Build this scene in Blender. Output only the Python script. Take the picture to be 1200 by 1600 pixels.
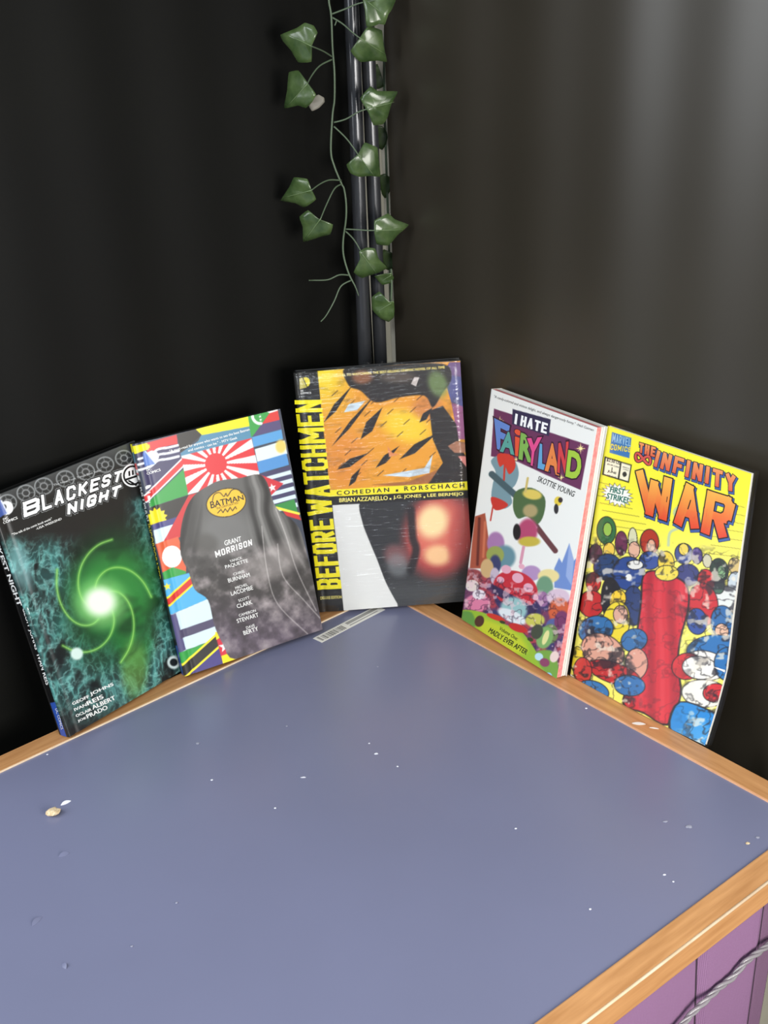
import bpy, bmesh, math, random
import numpy as np
from mathutils import Vector, Matrix

# ------------------------------------------------------------------ clear
for o in list(bpy.data.objects):
    bpy.data.objects.remove(o, do_unlink=True)
scene = bpy.context.scene
COL = scene.collection
random.seed(7)

# ------------------------------------------------------------------ camera
Z0 = 0.74                                   # height of the table top above the floor
FPX = 1800.0                                # focal length in pixels of a 1200 x 1600 frame
CAM = Vector((0.0, 0.0, 0.68326 + Z0))
PITCH, ROLL = math.radians(25.252), math.radians(-3.316)
_F = Vector((0, math.cos(PITCH), -math.sin(PITCH)))
_R0 = Vector((1, 0, 0)); _U0 = _R0.cross(_F)
_R = math.cos(ROLL) * _R0 + math.sin(ROLL) * _U0
_U = -math.sin(ROLL) * _R0 + math.cos(ROLL) * _U0
cd = bpy.data.cameras.new('camera'); cam = bpy.data.objects.new('camera', cd); COL.objects.link(cam)
cd.sensor_fit = 'VERTICAL'; cd.sensor_height = 36.0; cd.sensor_width = 27.0
cd.lens = FPX / 1600 * 36.0; cd.clip_start = 0.02; cd.clip_end = 50
m = Matrix((_R, _U, -_F)).transposed().to_4x4(); m.translation = CAM
cam.matrix_world = m
scene.camera = cam

# ------------------------------------------------------------------ world, lights, exposure
w = bpy.data.worlds.new('room_light'); scene.world = w; w.use_nodes = True
bg = w.node_tree.nodes['Background']
bg.inputs[0].default_value = (0.80, 0.89, 1.0, 1); bg.inputs[1].default_value = 0.23

def area(name, loc, target, sx, sy, power, color):
    l = bpy.data.lights.new(name, 'AREA'); l.shape = 'RECTANGLE'; l.size = sx; l.size_y = sy
    l.energy = power; l.color = color
    o = bpy.data.objects.new(name, l); COL.objects.link(o)
    o.location = loc
    o.rotation_euler = (Vector(target) - Vector(loc)).to_track_quat('-Z', 'Y').to_euler()
    return o
area('window_front', (0.66, -0.14, 1.22), (0.0, 1.0, 0.84), 0.7, 0.5, 10.8, (1.0, 0.97, 0.92))
area('window_left', (-1.35, 0.42, 1.55), (0.2, 0.70, 0.85), 1.0, 1.0, 13, (0.92, 0.96, 1.0))
area('overhead_fill', (-0.35, -0.25, 1.98), (-0.12, 0.40, 0.74), 0.8, 0.4, 6.5, (0.86, 0.93, 1.0))  # unseen overhead fill, added to brighten the near part of the table
vs = scene.view_settings
scene.display_settings.display_device = 'sRGB'
vs.view_transform = 'Standard'; vs.look = 'None'; vs.gamma = 1.0; vs.use_curve_mapping = False
vs.exposure = 0.70

# ------------------------------------------------------------------ helpers
def ray(px, py):
    return (_F + _R * ((px - 600) / FPX) - _U * ((py - 800) / FPX))
def on_plane(px, py, point, normal):
    d = ray(px, py); n = Vector(normal)
    return CAM + d * ((Vector(point) - CAM).dot(n) / d.dot(n))
def on_table(px, py, z=0.0):
    return on_plane(px, py, (0, 0, Z0 + z), (0, 0, 1))
def at_y(px, py, y):
    return on_plane(px, py, (0, y, 0), (0, 1, 0))
def lin(c):
    c = np.asarray(c, float) / 255.0
    return np.where(c <= 0.04045, c / 12.92, ((c + 0.055) / 1.055) ** 2.4)

def tag(o, label=None, cat=None, group=None, kind=None):
    if label: o['label'] = label
    if cat: o['category'] = cat
    if group: o['group'] = group
    if kind: o['kind'] = kind
    return o
def empty(name, matrix=None, loc=None):
    o = bpy.data.objects.new(name, None); o.empty_display_size = 0.02; COL.objects.link(o)
    if matrix is not None: o.matrix_world = matrix
    if loc is not None: o.location = loc
    return o
def mesh_obj(name, verts, faces, mat, parent=None, smooth=False):
    me = bpy.data.meshes.new(name); me.from_pydata([tuple(v) for v in verts], [], faces); me.update()
    if mat: me.materials.append(mat)
    if smooth:
        for p in me.polygons: p.use_smooth = True
    o = bpy.data.objects.new(name, me); COL.objects.link(o)
    if parent: o.parent = parent
    return o
def bm_obj(name, bm, mat, parent=None, smooth=False):
    bmesh.ops.recalc_face_normals(bm, faces=bm.faces)
    me = bpy.data.meshes.new(name); bm.to_mesh(me); bm.free()
    if mat: me.materials.append(mat)
    if smooth:
        for p in me.polygons: p.use_smooth = True
    o = bpy.data.objects.new(name, me); COL.objects.link(o)
    if parent: o.parent = parent
    return o
def box_bm(x0, x1, y0, y1, z0, z1, bevel=0.0, seg=2):
    bm = bmesh.new()
    r = bmesh.ops.create_cube(bm, size=1.0)
    for v in bm.verts:
        v.co = Vector((x0 if v.co.x < 0 else x1, y0 if v.co.y < 0 else y1, z0 if v.co.z < 0 else z1))
    if bevel:
        bmesh.ops.bevel(bm, geom=list(bm.edges), offset=bevel, segments=seg, affect='EDGES', profile=0.6)
    return bm
def tube(pts, radii, seg=10, cap=True):
    """verts, faces of a swept round tube through pts"""
    pts = [Vector(p) for p in pts]; n = len(pts)
    if not hasattr(radii, '__len__'): radii = [radii] * n
    V, Fc = [], []
    prev = None
    for i, p in enumerate(pts):
        t = (pts[min(i + 1, n - 1)] - pts[max(i - 1, 0)]).normalized()
        if prev is None:
            a = t.orthogonal().normalized()
        else:
            a = (prev - t * prev.dot(t)).normalized()
        prev = a; b = t.cross(a)
        for k in range(seg):
            an = 2 * math.pi * k / seg
            V.append(p + (a * math.cos(an) + b * math.sin(an)) * radii[i])
    for i in range(n - 1):
        for k in range(seg):
            k2 = (k + 1) % seg
            Fc.append((i * seg + k, i * seg + k2, (i + 1) * seg + k2, (i + 1) * seg + k))
    if cap:
        Fc.append(tuple(range(seg - 1, -1, -1))); Fc.append(tuple((n - 1) * seg + k for k in range(seg)))
    return V, Fc
def smooth_path(pts, n=6):
    """Catmull-Rom through points"""
    pts = [Vector(p) for p in pts]; out = []
    for i in range(len(pts) - 1):
        p0 = pts[max(i - 1, 0)]; p1 = pts[i]; p2 = pts[i + 1]; p3 = pts[min(i + 2, len(pts) - 1)]
        for k in range(n):
            t = k / n
            out.append(0.5 * ((2 * p1) + (p2 - p0) * t + (2 * p0 - 5 * p1 + 4 * p2 - p3) * t * t + (3 * p1 - p0 - 3 * p2 + p3) * t ** 3))
    out.append(pts[-1]); return out

# ------------------------------------------------------------------ materials
def new_mat(name):
    mt = bpy.data.materials.new(name); mt.use_nodes = True
    nt = mt.node_tree; return mt, nt, nt.nodes['Principled BSDF']
def plain(name, rgb, rough=0.5, spec=0.5, metal=0.0, bump=None):
    mt, nt, b = new_mat(name)
    b.inputs['Base Color'].default_value = (*lin(rgb), 1); b.inputs['Roughness'].default_value = rough
    b.inputs['Specular IOR Level'].default_value = spec; b.inputs['Metallic'].default_value = metal
    if bump:
        sc, st, di = bump
        tc = nt.nodes.new('ShaderNodeTexCoord'); n = nt.nodes.new('ShaderNodeTexNoise'); n.inputs['Scale'].default_value = sc
        nt.links.new(tc.outputs['Object'], n.inputs['Vector'])
        bp = nt.nodes.new('ShaderNodeBump'); bp.inputs['Strength'].default_value = st; bp.inputs['Distance'].default_value = di
        nt.links.new(n.outputs[0], bp.inputs['Height']); nt.links.new(bp.outputs[0], b.inputs['Normal'])
    return mt
def noisy(name, a, bcol, scale, rough=0.5, spec=0.5, stretch=(1, 1, 1), detail=4, bump=0.0, dist=0.001, lo=0.35, hi=0.65):
    mt, nt, b = new_mat(name)
    tc = nt.nodes.new('ShaderNodeTexCoord'); mp = nt.nodes.new('ShaderNodeMapping'); mp.inputs['Scale'].default_value = stretch
    n = nt.nodes.new('ShaderNodeTexNoise'); n.inputs['Scale'].default_value = scale; n.inputs['Detail'].default_value = detail
    r = nt.nodes.new('ShaderNodeValToRGB')
    r.color_ramp.elements[0].position = lo; r.color_ramp.elements[1].position = hi
    r.color_ramp.elements[0].color = (*lin(a), 1); r.color_ramp.elements[1].color = (*lin(bcol), 1)
    nt.links.new(tc.outputs['Object'], mp.inputs[0]); nt.links.new(mp.outputs[0], n.inputs['Vector'])
    nt.links.new(n.outputs[0], r.inputs[0]); nt.links.new(r.outputs[0], b.inputs['Base Color'])
    b.inputs['Roughness'].default_value = rough; b.inputs['Specular IOR Level'].default_value = spec
    if bump:
        bp = nt.nodes.new('ShaderNodeBump'); bp.inputs['Strength'].default_value = bump; bp.inputs['Distance'].default_value = dist
        nt.links.new(n.outputs[0], bp.inputs['Height']); nt.links.new(bp.outputs[0], b.inputs['Normal'])
    return mt
def film(name, wrinkle, stretch, scale, fac, rough=0.08):
    """thin clear plastic film: transparent with a wrinkled gloss"""
    mt = bpy.data.materials.new(name); mt.use_nodes = True; nt = mt.node_tree; nt.nodes.clear()
    out = nt.nodes.new('ShaderNodeOutputMaterial'); mx = nt.nodes.new('ShaderNodeMixShader')
    tr = nt.nodes.new('ShaderNodeBsdfTransparent'); tr.inputs[0].default_value = (0.97, 0.97, 0.97, 1)
    gl = nt.nodes.new('ShaderNodeBsdfGlossy'); gl.inputs['Roughness'].default_value = rough
    tc = nt.nodes.new('ShaderNodeTexCoord'); mp = nt.nodes.new('ShaderNodeMapping'); mp.inputs['Scale'].default_value = stretch
    n = nt.nodes.new('ShaderNodeTexNoise'); n.inputs['Scale'].default_value = scale; n.inputs['Detail'].default_value = 3
    bp = nt.nodes.new('ShaderNodeBump'); bp.inputs['Strength'].default_value = wrinkle; bp.inputs['Distance'].default_value = 0.002
    nt.links.new(tc.outputs['Object'], mp.inputs[0]); nt.links.new(mp.outputs[0], n.inputs['Vector'])
    nt.links.new(n.outputs[0], bp.inputs['Height']); nt.links.new(bp.outputs[0], gl.inputs['Normal'])
    mx.inputs[0].default_value = fac
    nt.links.new(tr.outputs[0], mx.inputs[1]); nt.links.new(gl.outputs[0], mx.inputs[2]); nt.links.new(mx.outputs[0], out.inputs[0])
    return mt
# printed ink: the colour is the print itself, stored per point
INK, _nt, _b = new_mat('printed_cover')
_a = _nt.nodes.new('ShaderNodeAttribute'); _a.attribute_name = 'Col'
_nt.links.new(_a.outputs['Color'], _b.inputs['Base Color'])
_b.inputs['Roughness'].default_value = 0.34; _b.inputs['Specular IOR Level'].default_value = 0.42

M = {}
M['laminate'] = noisy('blue_grey_laminate', (114, 117, 142), (117, 120, 146), 5, rough=0.29, spec=0.5, bump=0.015, dist=0.0005)
M['wood_left'] = noisy('beech_edging_along_left', (196, 140, 88), (214, 160, 106), 14, rough=0.4, spec=0.45, stretch=(1, 14, 14), bump=0.05, dist=0.0004)
M['highlight_warm'] = noisy('warm_wood_highlight', (214, 160, 122), (228, 178, 140), 60, rough=0.4)  # lighter wood tone painting the lit inner edge of the right strip
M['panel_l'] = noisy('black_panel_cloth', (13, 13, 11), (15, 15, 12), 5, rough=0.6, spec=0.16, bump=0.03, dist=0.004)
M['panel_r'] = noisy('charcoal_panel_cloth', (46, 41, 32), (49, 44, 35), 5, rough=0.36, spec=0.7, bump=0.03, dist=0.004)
M['dust'] = plain('grey_dust', (150, 152, 168), 0.8)
M['floor'] = noisy('dark_floor', (52, 50, 46), (66, 63, 58), 8, rough=0.7)
M['cream'] = noisy('cream_wall_paint', (205, 198, 178), (214, 207, 188), 5, rough=0.8)
M['pole'] = plain('dark_grey_painted_metal', (66, 67, 70), 0.2, 0.7, 0.4, bump=(1400, 0.1, 0.0003))
M['paper'] = plain('page_edges', (232, 229, 220), 0.8, 0.2)
M['grey_paper'] = plain('grey_page_edges', (120, 119, 112), 0.8, 0.2)
M['pink_paper'] = noisy('pink_page_edges', (233, 128, 128), (245, 158, 155), 300, rough=0.8, spec=0.2)
M['white'] = plain('white_paper', (222, 220, 212), 0.6, 0.3)
M['black'] = plain('black_board', (26, 25, 24), 0.4, 0.4)
M['shrink'] = film('shrink_wrap_film', 0.95, (0.45, 1, 5), 60, 0.075)
M['sleeve'] = film('clear_sleeve_film', 0.12, (1, 1, 1), 14, 0.035)
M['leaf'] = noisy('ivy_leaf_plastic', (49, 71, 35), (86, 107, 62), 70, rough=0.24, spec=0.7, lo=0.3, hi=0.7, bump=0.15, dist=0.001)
M['leaf_shaded'] = noisy('ivy_leaf_plastic_shaded', (44, 62, 30), (62, 80, 44), 70, rough=0.4, spec=0.5, bump=0.15, dist=0.001)  # same ivy plastic, with the shade of the gap put into its colour
M['vein'] = plain('ivy_vein', (106, 128, 84), 0.35)
M['stem'] = plain('ivy_stem_plastic', (88, 104, 80), 0.45)
M['leaf_back'] = noisy('ivy_leaf_underside', (120, 116, 104), (140, 135, 122), 60, rough=0.5)
M['crumb'] = noisy('chipboard_crumb', (196, 170, 128), (236, 214, 178), 500, rough=0.9)
M['fleck'] = plain('white_fleck', (228, 230, 238), 0.6)
M['steel'] = plain('table_leg_steel', (70, 70, 74), 0.4, 0.5, 0.6)
M['under'] = plain('chipboard_underside', (150, 128, 98), 0.8)

def ribbed(name, a, bcol, sc):
    mt, nt, b = new_mat(name)
    tc = nt.nodes.new('ShaderNodeTexCoord')
    wv = nt.nodes.new('ShaderNodeTexWave'); wv.inputs['Scale'].default_value = sc; wv.bands_direction = 'X'; wv.inputs['Distortion'].default_value = 0.6
    wz = nt.nodes.new('ShaderNodeTexWave'); wz.inputs['Scale'].default_value = sc * 1.3; wz.bands_direction = 'Z'
    mx = nt.nodes.new('ShaderNodeMath'); mx.operation = 'MULTIPLY'
    nt.links.new(tc.outputs['Object'], wv.inputs['Vector']); nt.links.new(tc.outputs['Object'], wz.inputs['Vector'])
    nt.links.new(wv.outputs['Fac'], mx.inputs[0]); nt.links.new(wz.outputs['Fac'], mx.inputs[1])
    r = nt.nodes.new('ShaderNodeValToRGB'); r.color_ramp.elements[0].color = (*lin(a), 1); r.color_ramp.elements[1].color = (*lin(bcol), 1)
    nt.links.new(mx.outputs[0], r.inputs[0]); nt.links.new(r.outputs[0], b.inputs['Base Color'])
    bp = nt.nodes.new('ShaderNodeBump'); bp.inputs['Strength'].default_value = 0.4; bp.inputs['Distance'].default_value = 0.0006
    nt.links.new(mx.outputs[0], bp.inputs['Height']); nt.links.new(bp.outputs[0], b.inputs['Normal'])
    b.inputs['Roughness'].default_value = 0.85; b.inputs['Specular IOR Level'].default_value = 0.2
    return mt
M['purple'] = ribbed('purple_partition_fabric', (132, 96, 130), (168, 130, 166), 190)
M['piping'] = plain('dark_purple_piping', (58, 42, 56), 0.8)
M['olive'] = noisy('grey_beige_board', (128, 124, 110), (140, 136, 122), 5, rough=0.7)
M['purple_shaded'] = ribbed('purple_partition_fabric_shaded', (112, 82, 108), (140, 110, 134), 190)  # same purple fabric, with shade put in as a darker, duller colour
M['cord'] = plain('grey_clear_plastic_cord', (140, 135, 138), 0.2, 0.6)

# ------------------------------------------------------------------ table lines on the table plane
AZL, AZR, AZF = math.radians(39.13), math.radians(-51.66), math.radians(36.27)
dL = Vector((math.cos(AZL), math.sin(AZL), 0)); nL = Vector((-math.sin(AZL), math.cos(AZL), 0))      # left edge; nL points out
dR = Vector((math.cos(AZR), math.sin(AZR), 0)); nR = Vector((-math.sin(AZR), math.cos(AZR), 0))      # right edge; nR points out
dF = Vector((math.cos(AZF), math.sin(AZF), 0)); nF = Vector((math.sin(AZF), -math.cos(AZF), 0))      # front edge; nF points out
RIM = 0.0235
pL = (on_table(0, 1207) + on_table(536, 957)) / 2
pR = (on_table(649, 952.5) + on_table(1200, 1252.7)) / 2
pF = (on_table(1200, 1328) + on_table(835, 1600)) / 2
def meet(p, d, q, e):
    a = np.array([[d.x, -e.x], [d.y, -e.y]]); t = np.linalg.solve(a, np.array([q.x - p.x, q.y - p.y]))
    return Vector((p.x + d.x * t[0], p.y + d.y * t[0], Z0))
inner_back = meet(pL, dL, pR, dR); inner_right = meet(pF, dF, pR, dR)
outer_back = meet(pL + nL * RIM, dL, pR + nR * RIM, dR); outer_right = meet(pF + nF * RIM, dF, pR + nR * RIM, dR)
LEN = 1.20
inner_left = inner_back - dL * LEN; inner_front = inner_right - dF * (LEN + (inner_right - inner_back).dot(dL))
dE = (inner_front - inner_left).normalized(); nE = Vector((dE.y, -dE.x, 0))
if nE.dot(dL) > 0: nE = -nE
outer_left = meet(pL + nL * RIM, dL, inner_left + nE * RIM, dE); outer_front = meet(pF + nF * RIM, dF, inner_left + nE * RIM, dE)

# ------------------------------------------------------------------ the setting
GAPL, GAPR = RIM + 0.078, RIM + 0.063
PH = 1.12                                   # panel tops above the table
# right panel starts at the gap beside the poles; both panels are thin boards standing on the floor
rp0 = on_plane(618.5, 560, pR + nR * GAPR, nR); _t = on_plane(600.5, 60, pR + nR * GAPR, nR)
LEANR = ((_t - rp0).dot(dR)) / (_t.z - rp0.z); rp0 = rp0 - dR * (LEANR * rp0.z); rp0.z = 0   # the board leans a little in its own plane
lp0 = on_plane(584, 560, pL + nL * GAPL, nL); lp0.z = 0
def panel(name, start, d, n, length, side):
    """a board of stretched cloth with faint vertical waves"""
    V, Fc = [], []; nx, nz = 120, 6
    top = Z0 + PH
    for j in range(nz + 1):
        for i in range(nx + 1):
            s = length * i / nx; z = top * j / nz
            wv = 0.0012 * math.sin(s * 23 + 1.3 * side) + 0.0008 * math.sin(s * 61 + 0.6) 
            wv *= min(1.0, s / 0.06)
            if side > 0:                     # a soft fold near the far right end
                wv += 0.006 * math.exp(-((s - 0.555) / 0.018) ** 2)
            p = start + d * (s + (LEANR * z if side > 0 else 0.0)) - n * wv; V.append((p.x, p.y, z))
    off = len(V)
    for v in list(V): V.append((v[0] + n.x * 0.02, v[1] + n.y * 0.02, v[2]))
    for j in range(nz):
        for i in range(nx):
            a = j * (nx + 1) + i; q = (a, a + 1, a + nx + 2, a + nx + 1)
            Fc.append(q); Fc.append(tuple(off + k for k in reversed(q)))
    for j in range(nz):
        for i in (0, nx):
            a = j * (nx + 1) + i; b = a + nx + 1
            Fc.append((a, b, off + b, off + a))
    for i in range(nx):
        for j in (0, nz):
            a = j * (nx + 1) + i
            Fc.append((a, a + 1, off + a + 1, off + a))
    bm = bmesh.new(); vs_ = [bm.verts.new(v) for v in V]
    for f in Fc: bm.faces.new([vs_[k] for k in f])
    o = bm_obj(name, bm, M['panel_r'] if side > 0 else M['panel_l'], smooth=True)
    md = o.modifiers.new('edge', 'EDGE_SPLIT'); md.split_angle = math.radians(40)
    return tag(o, kind='structure')
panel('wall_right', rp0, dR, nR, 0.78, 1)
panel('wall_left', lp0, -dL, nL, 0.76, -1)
bm = box_bm(-2.4, 2.4, -2.6, 1.50, -0.05, 0.0); tag(bm_obj('floor', bm, M['floor']), kind='structure')
bm = box_bm(-2.4, 2.4, 1.44, 1.50, 0.0, 2.8); tag(bm_obj('wall_back', bm, M['cream']), kind='structure')

bm = box_bm(at_y(599, 300, 1.346).x, 0.075, 1.346, 1.40, 0.0, 2.6, 0.003); tag(bm_obj('trim_1', bm, M['cream']), kind='structure')

# two tubes standing in the corner where the panels meet
POLE_TOPS = []
def pole(pb, pt, y, label):
    a = at_y(pb[0], pb[1], y); b = at_y(pt[0], pt[1], y)
    d = (b - a).normalized()
    bot = a + d * ((0.0 - a.z) / d.z); top = a + d * ((Z0 + PH + 0.06 - a.z) / d.z)
    t = empty('metal_pole', loc=bot)
    V, Fc = tube([bot - bot, top - bot], 0.0078, 24)
    o = mesh_obj('tube', V, Fc[:-2], M['pole'], t, smooth=True)
    V, Fc = tube([top - bot + d * k for k in (-0.001, 0.006, 0.009)], [0.0081, 0.0081, 0.005], 20)
    mesh_obj('end_cap', V, Fc, M['black'], t)
    V, Fc = tube([d * k for k in (0.0005, 0.012)], [0.0083, 0.0081], 20)
    mesh_obj('foot_cap', V, Fc, M['black'], t)
    POLE_TOPS.append(top + d * 0.009)
    return tag(t, label, 'pole', 'metal poles in the corner')
pole((570, 560), (549, 0), 1.299, 'dark grey metal pole in the corner, the left one, beside the hanging ivy stem')
pole((594.5, 560), (572, 0), 1.3165, 'dark grey metal pole in the corner, the right one, beside the cream gap')

# ------------------------------------------------------------------ table
table = empty('table', loc=(inner_back.x, inner_back.y, 0))
tag(table, 'blue-grey laminate table with beech wood edging pushed into the corner', 'table')
tO = Vector((inner_back.x, inner_back.y, 0))
def prism(name, poly, z0, z1, mat, parent, bevel=0.0, seg=3, only_top=True):
    bm = bmesh.new()
    lo = [bm.verts.new((p.x - tO.x, p.y - tO.y, z0)) for p in poly]; hi = [bm.verts.new((p.x - tO.x, p.y - tO.y, z1)) for p in poly]
    n = len(poly); bm.faces.new(hi); bm.faces.new(lo[::-1])
    for i in range(n): bm.faces.new((lo[i], lo[(i + 1) % n], hi[(i + 1) % n], hi[i]))
    bmesh.ops.recalc_face_normals(bm, faces=bm.faces)
    if bevel:
        bm.edges.ensure_lookup_table()
        ed = [e for e in bm.edges if abs(e.verts[0].co.z - e.verts[1].co.z) < 1e-6]
        bmesh.ops.bevel(bm, geom=ed, offset=bevel, segments=seg, affect='EDGES', profile=0.5)
    o = bm_obj(name, bm, mat, parent); return o
def strip_mat(name, az):
    mt = noisy(name, (178, 126, 78), (206, 153, 101), 13, rough=0.36, spec=0.5, bump=0.05, dist=0.0004, lo=0.3, hi=0.7, stretch=(1, 1, 1))
    mp = [n for n in mt.node_tree.nodes if n.type == 'MAPPING'][0]
    mp.vector_type = 'TEXTURE'
    mp.inputs['Rotation'].default_value = (0, 0, az); mp.inputs['Scale'].default_value = (1 / 1.1, 1 / 14, 1 / 14)
    return mt
RH = 0.0016; TH = 0.0235
prism('table_top', [inner_left, inner_front, inner_right, inner_back], Z0 - 0.022, Z0, M['laminate'], table)
prism('underside', [inner_left, inner_front, inner_right, inner_back], Z0 - 0.0235, Z0 - 0.0221, M['under'], table)
prism('edge_strip', [inner_left, inner_back, outer_back, outer_left], Z0 - TH, Z0 + RH, strip_mat('beech_edging_a', AZL), table, 0.0008)
prism('edge_strip', [inner_back, inner_right, outer_right, outer_back], Z0 - TH, Z0 + RH, strip_mat('beech_edging_b', AZR), table, 0.0008)
prism('edge_strip', [inner_right, inner_front, outer_front, outer_right], Z0 - TH, Z0 + RH, strip_mat('beech_edging_c', AZF), table, 0.0016)
M['highlight_pale'] = noisy('pale_wood_highlight', (236, 208, 172), (250, 226, 194), 60, rough=0.35, spec=0.5)  # cream tone that paints the highlight on the lit rim edges
BD = 0.0011                                 # pale bead, a painted edge highlight along the inside of both back strips
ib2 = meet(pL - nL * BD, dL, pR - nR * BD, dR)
prism('edge_highlight', [inner_left, inner_back, ib2, inner_left - nL * BD], Z0 - 0.001, Z0 + RH - 0.0002, M['highlight_pale'], table)
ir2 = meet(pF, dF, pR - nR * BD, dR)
prism('edge_highlight', [inner_back, inner_right, ir2, ib2], Z0 - 0.001, Z0 + RH - 0.0004, M['highlight_warm'], table)
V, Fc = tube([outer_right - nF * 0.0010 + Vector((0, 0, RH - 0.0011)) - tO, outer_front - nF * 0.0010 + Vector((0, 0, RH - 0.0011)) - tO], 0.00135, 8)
mesh_obj('edge_highlight', V, Fc, M['highlight_pale'], table, smooth=True)  # painted highlight along the rounded outer edge of the front strip
prism('edge_strip', [inner_front, inner_left, outer_left, outer_front], Z0 - TH, Z0 + RH, strip_mat('beech_edging_d', math.atan2(dE.y, dE.x)), table, 0.0016)
cen = (inner_left + inner_front + inner_right + inner_back) / 4
for c in (inner_left, inner_front, inner_right, inner_back):
    p = c + (cen - c).normalized() * 0.09
    V, Fc = tube([(p.x - tO.x, p.y - tO.y, 0.0), (p.x - tO.x, p.y - tO.y, Z0 - 0.0236)], [0.016, 0.02], 16)
    mesh_obj('leg', V, Fc, M['steel'], table)

# ------------------------------------------------------------------ purple partition and cord below the front edge
pp = pF + nF * (RIM - 0.006)
def on_front(px, py, off=0.0):
    return on_plane(px, py, pp + nF * off, nF)
s1a, s1b = on_front(1089, 1493), on_front(1090, 1600)
s2a, s2b = on_front(1193, 1418), on_front(1168, 1600)
part = empty('fabric_partition', loc=(s1a.x, s1a.y, 0)); pO = Vector((s1a.x, s1a.y, 0))
tag(part, 'purple ribbed fabric partition standing under the front edge of the table', 'partition')
def seam_x(a, b, z):                        # position along dF of a seam at height z
    t = (z - a.z) / (b.z - a.z); return (a + (b - a) * t - pO).dot(dF)
ztop = Z0 - 0.0245; zlow = 0.25
part.rotation_euler = (0, 0, AZF)           # local x along the table edge, local -y outwards
def pboard(name, xa, xb, mat, thick=0.016, bulge=0.004):
    """xa, xb = (bottom, top) positions; slightly padded board"""
    bm = bmesh.new(); nx, nz = 10, 14; g = []
    for j in range(nz + 1):
        row = []
        for i in range(nx + 1):
            u, v = i / nx, j / nz
            x0 = xa[0] + (xa[1] - xa[0]) * v; x1 = xb[0] + (xb[1] - xb[0]) * v
            y = -bulge * min(1, 8 * min(u, 1 - u)) ** 0.5
            row.append(bm.verts.new((x0 + (x1 - x0) * u, y, zlow + (ztop - zlow) * v)))
        g.append(row)
    for j in range(nz):
        for i in range(nx): bm.faces.new((g[j][i], g[j][i + 1], g[j + 1][i + 1], g[j + 1][i]))
    ex = bmesh.ops.extrude_face_region(bm, geom=list(bm.faces))
    for e in ex['geom']:
        if isinstance(e, bmesh.types.BMVert): e.co.y = thick
    return bm_obj(name, bm, mat, part, smooth=False)
x1b, x1t = seam_x(s1a, s1b, zlow), seam_x(s1a, s1b, ztop)
x2b, x2t = seam_x(s2a, s2b, zlow), seam_x(s2a, s2b, ztop)
x2b = x2t + max(-0.06, x2b - x2t); x1b = x1t + max(-0.03, min(0.03, x1b - x1t))
pboard('fabric_panel', (-0.50, -0.50), (x1b - 0.0012, x1t - 0.0012), M['purple'])
pboard('fabric_panel', (x1b + 0.0012, x1t + 0.0012), (x2b - 0.001, x2t - 0.001), M['purple'])
_e1, _e2 = on_front(1203, 1500), on_front(1186, 1600); x3b, x3t = seam_x(_e1, _e2, zlow), seam_x(_e1, _e2, ztop); x3b = x3t + max(-0.09, x3b - x3t)
pboard('end_panel', (x2b + 0.001, x2t + 0.001), (x3b, x3t), M['purple_shaded'], bulge=0.001)
pboard('end_post', (x3b + 0.0004, x3t + 0.0004), (x3b + 0.08, x3t + 0.08), M['olive'], bulge=0.0005)
V, Fc = tube([(x1b, 0.001, zlow), (x1t, 0.001, ztop - 0.002)], 0.0014, 8); mesh_obj('seam_piping', V, Fc, M['piping'], part)
V, Fc = tube([(x2b, 0.001, zlow), (x2t, 0.001, ztop - 0.002)], 0.0012, 8); mesh_obj('seam_piping', V, Fc, M['piping'], part)
for xx in (-0.46, 0.02):
    bm = box_bm(xx, xx + 0.03, 0.0, 0.014, 0.0, zlow); bm_obj('foot', bm, M['steel'], part)

cpath = [on_front(1290, 1405, 0.009), on_front(1240, 1452, 0.009), on_front(1196, 1480, 0.009), on_front(1165, 1504, 0.0095), on_front(1143, 1528, 0.009), on_front(1110, 1556, 0.009), on_front(1064, 1602, 0.009), on_front(1000, 1668, 0.009), on_front(930, 1760, 0.008)]
def pworld(x, y, z): return pO + dF * x - nF * y + Vector((0, 0, z))     # partition coordinates to the room
_l = cpath[-1]; _lx = (_l - pO).dot(dF)
cpath = [pworld(x3t + 0.090, 0.03, cpath[0].z - 0.02), pworld(x3t + 0.090, -0.004, cpath[0].z - 0.012)] + cpath[1:] + [pworld(_lx - 0.06, -0.012, 0.36), pworld(_lx - 0.10, -0.02, 0.16), pworld(_lx - 0.14, -0.03, 0.02), pworld(_lx - 0.20, -0.05, 0.0045), pworld(_lx - 0.34, -0.08, 0.0045)]
cpath = smooth_path(cpath, 14)
cord = empty('twisted_cord', loc=cpath[0]); tag(cord, 'grey twisted plastic cord hanging in front of the purple fabric', 'cord')
for s in range(3):
    pts = []; dist = 0
    for i, p in enumerate(cpath):
        if i: dist += (p - cpath[i - 1]).length
        t = (cpath[min(i + 1, len(cpath) - 1)] - cpath[max(i - 1, 0)]).normalized()
        a = t.cross(nF).normalized(); b = t.cross(a)
        an = dist / 0.034 * 2 * math.pi + s * 2.094
        pts.append(p + (a * math.cos(an) + b * math.sin(an)) * 0.0014 - cpath[0])
    V, Fc = tube(pts, [0.0014, 0.0011, 0.0016][s], 8); mesh_obj('strand', V, Fc, M['cord'], cord, smooth=True)
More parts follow.
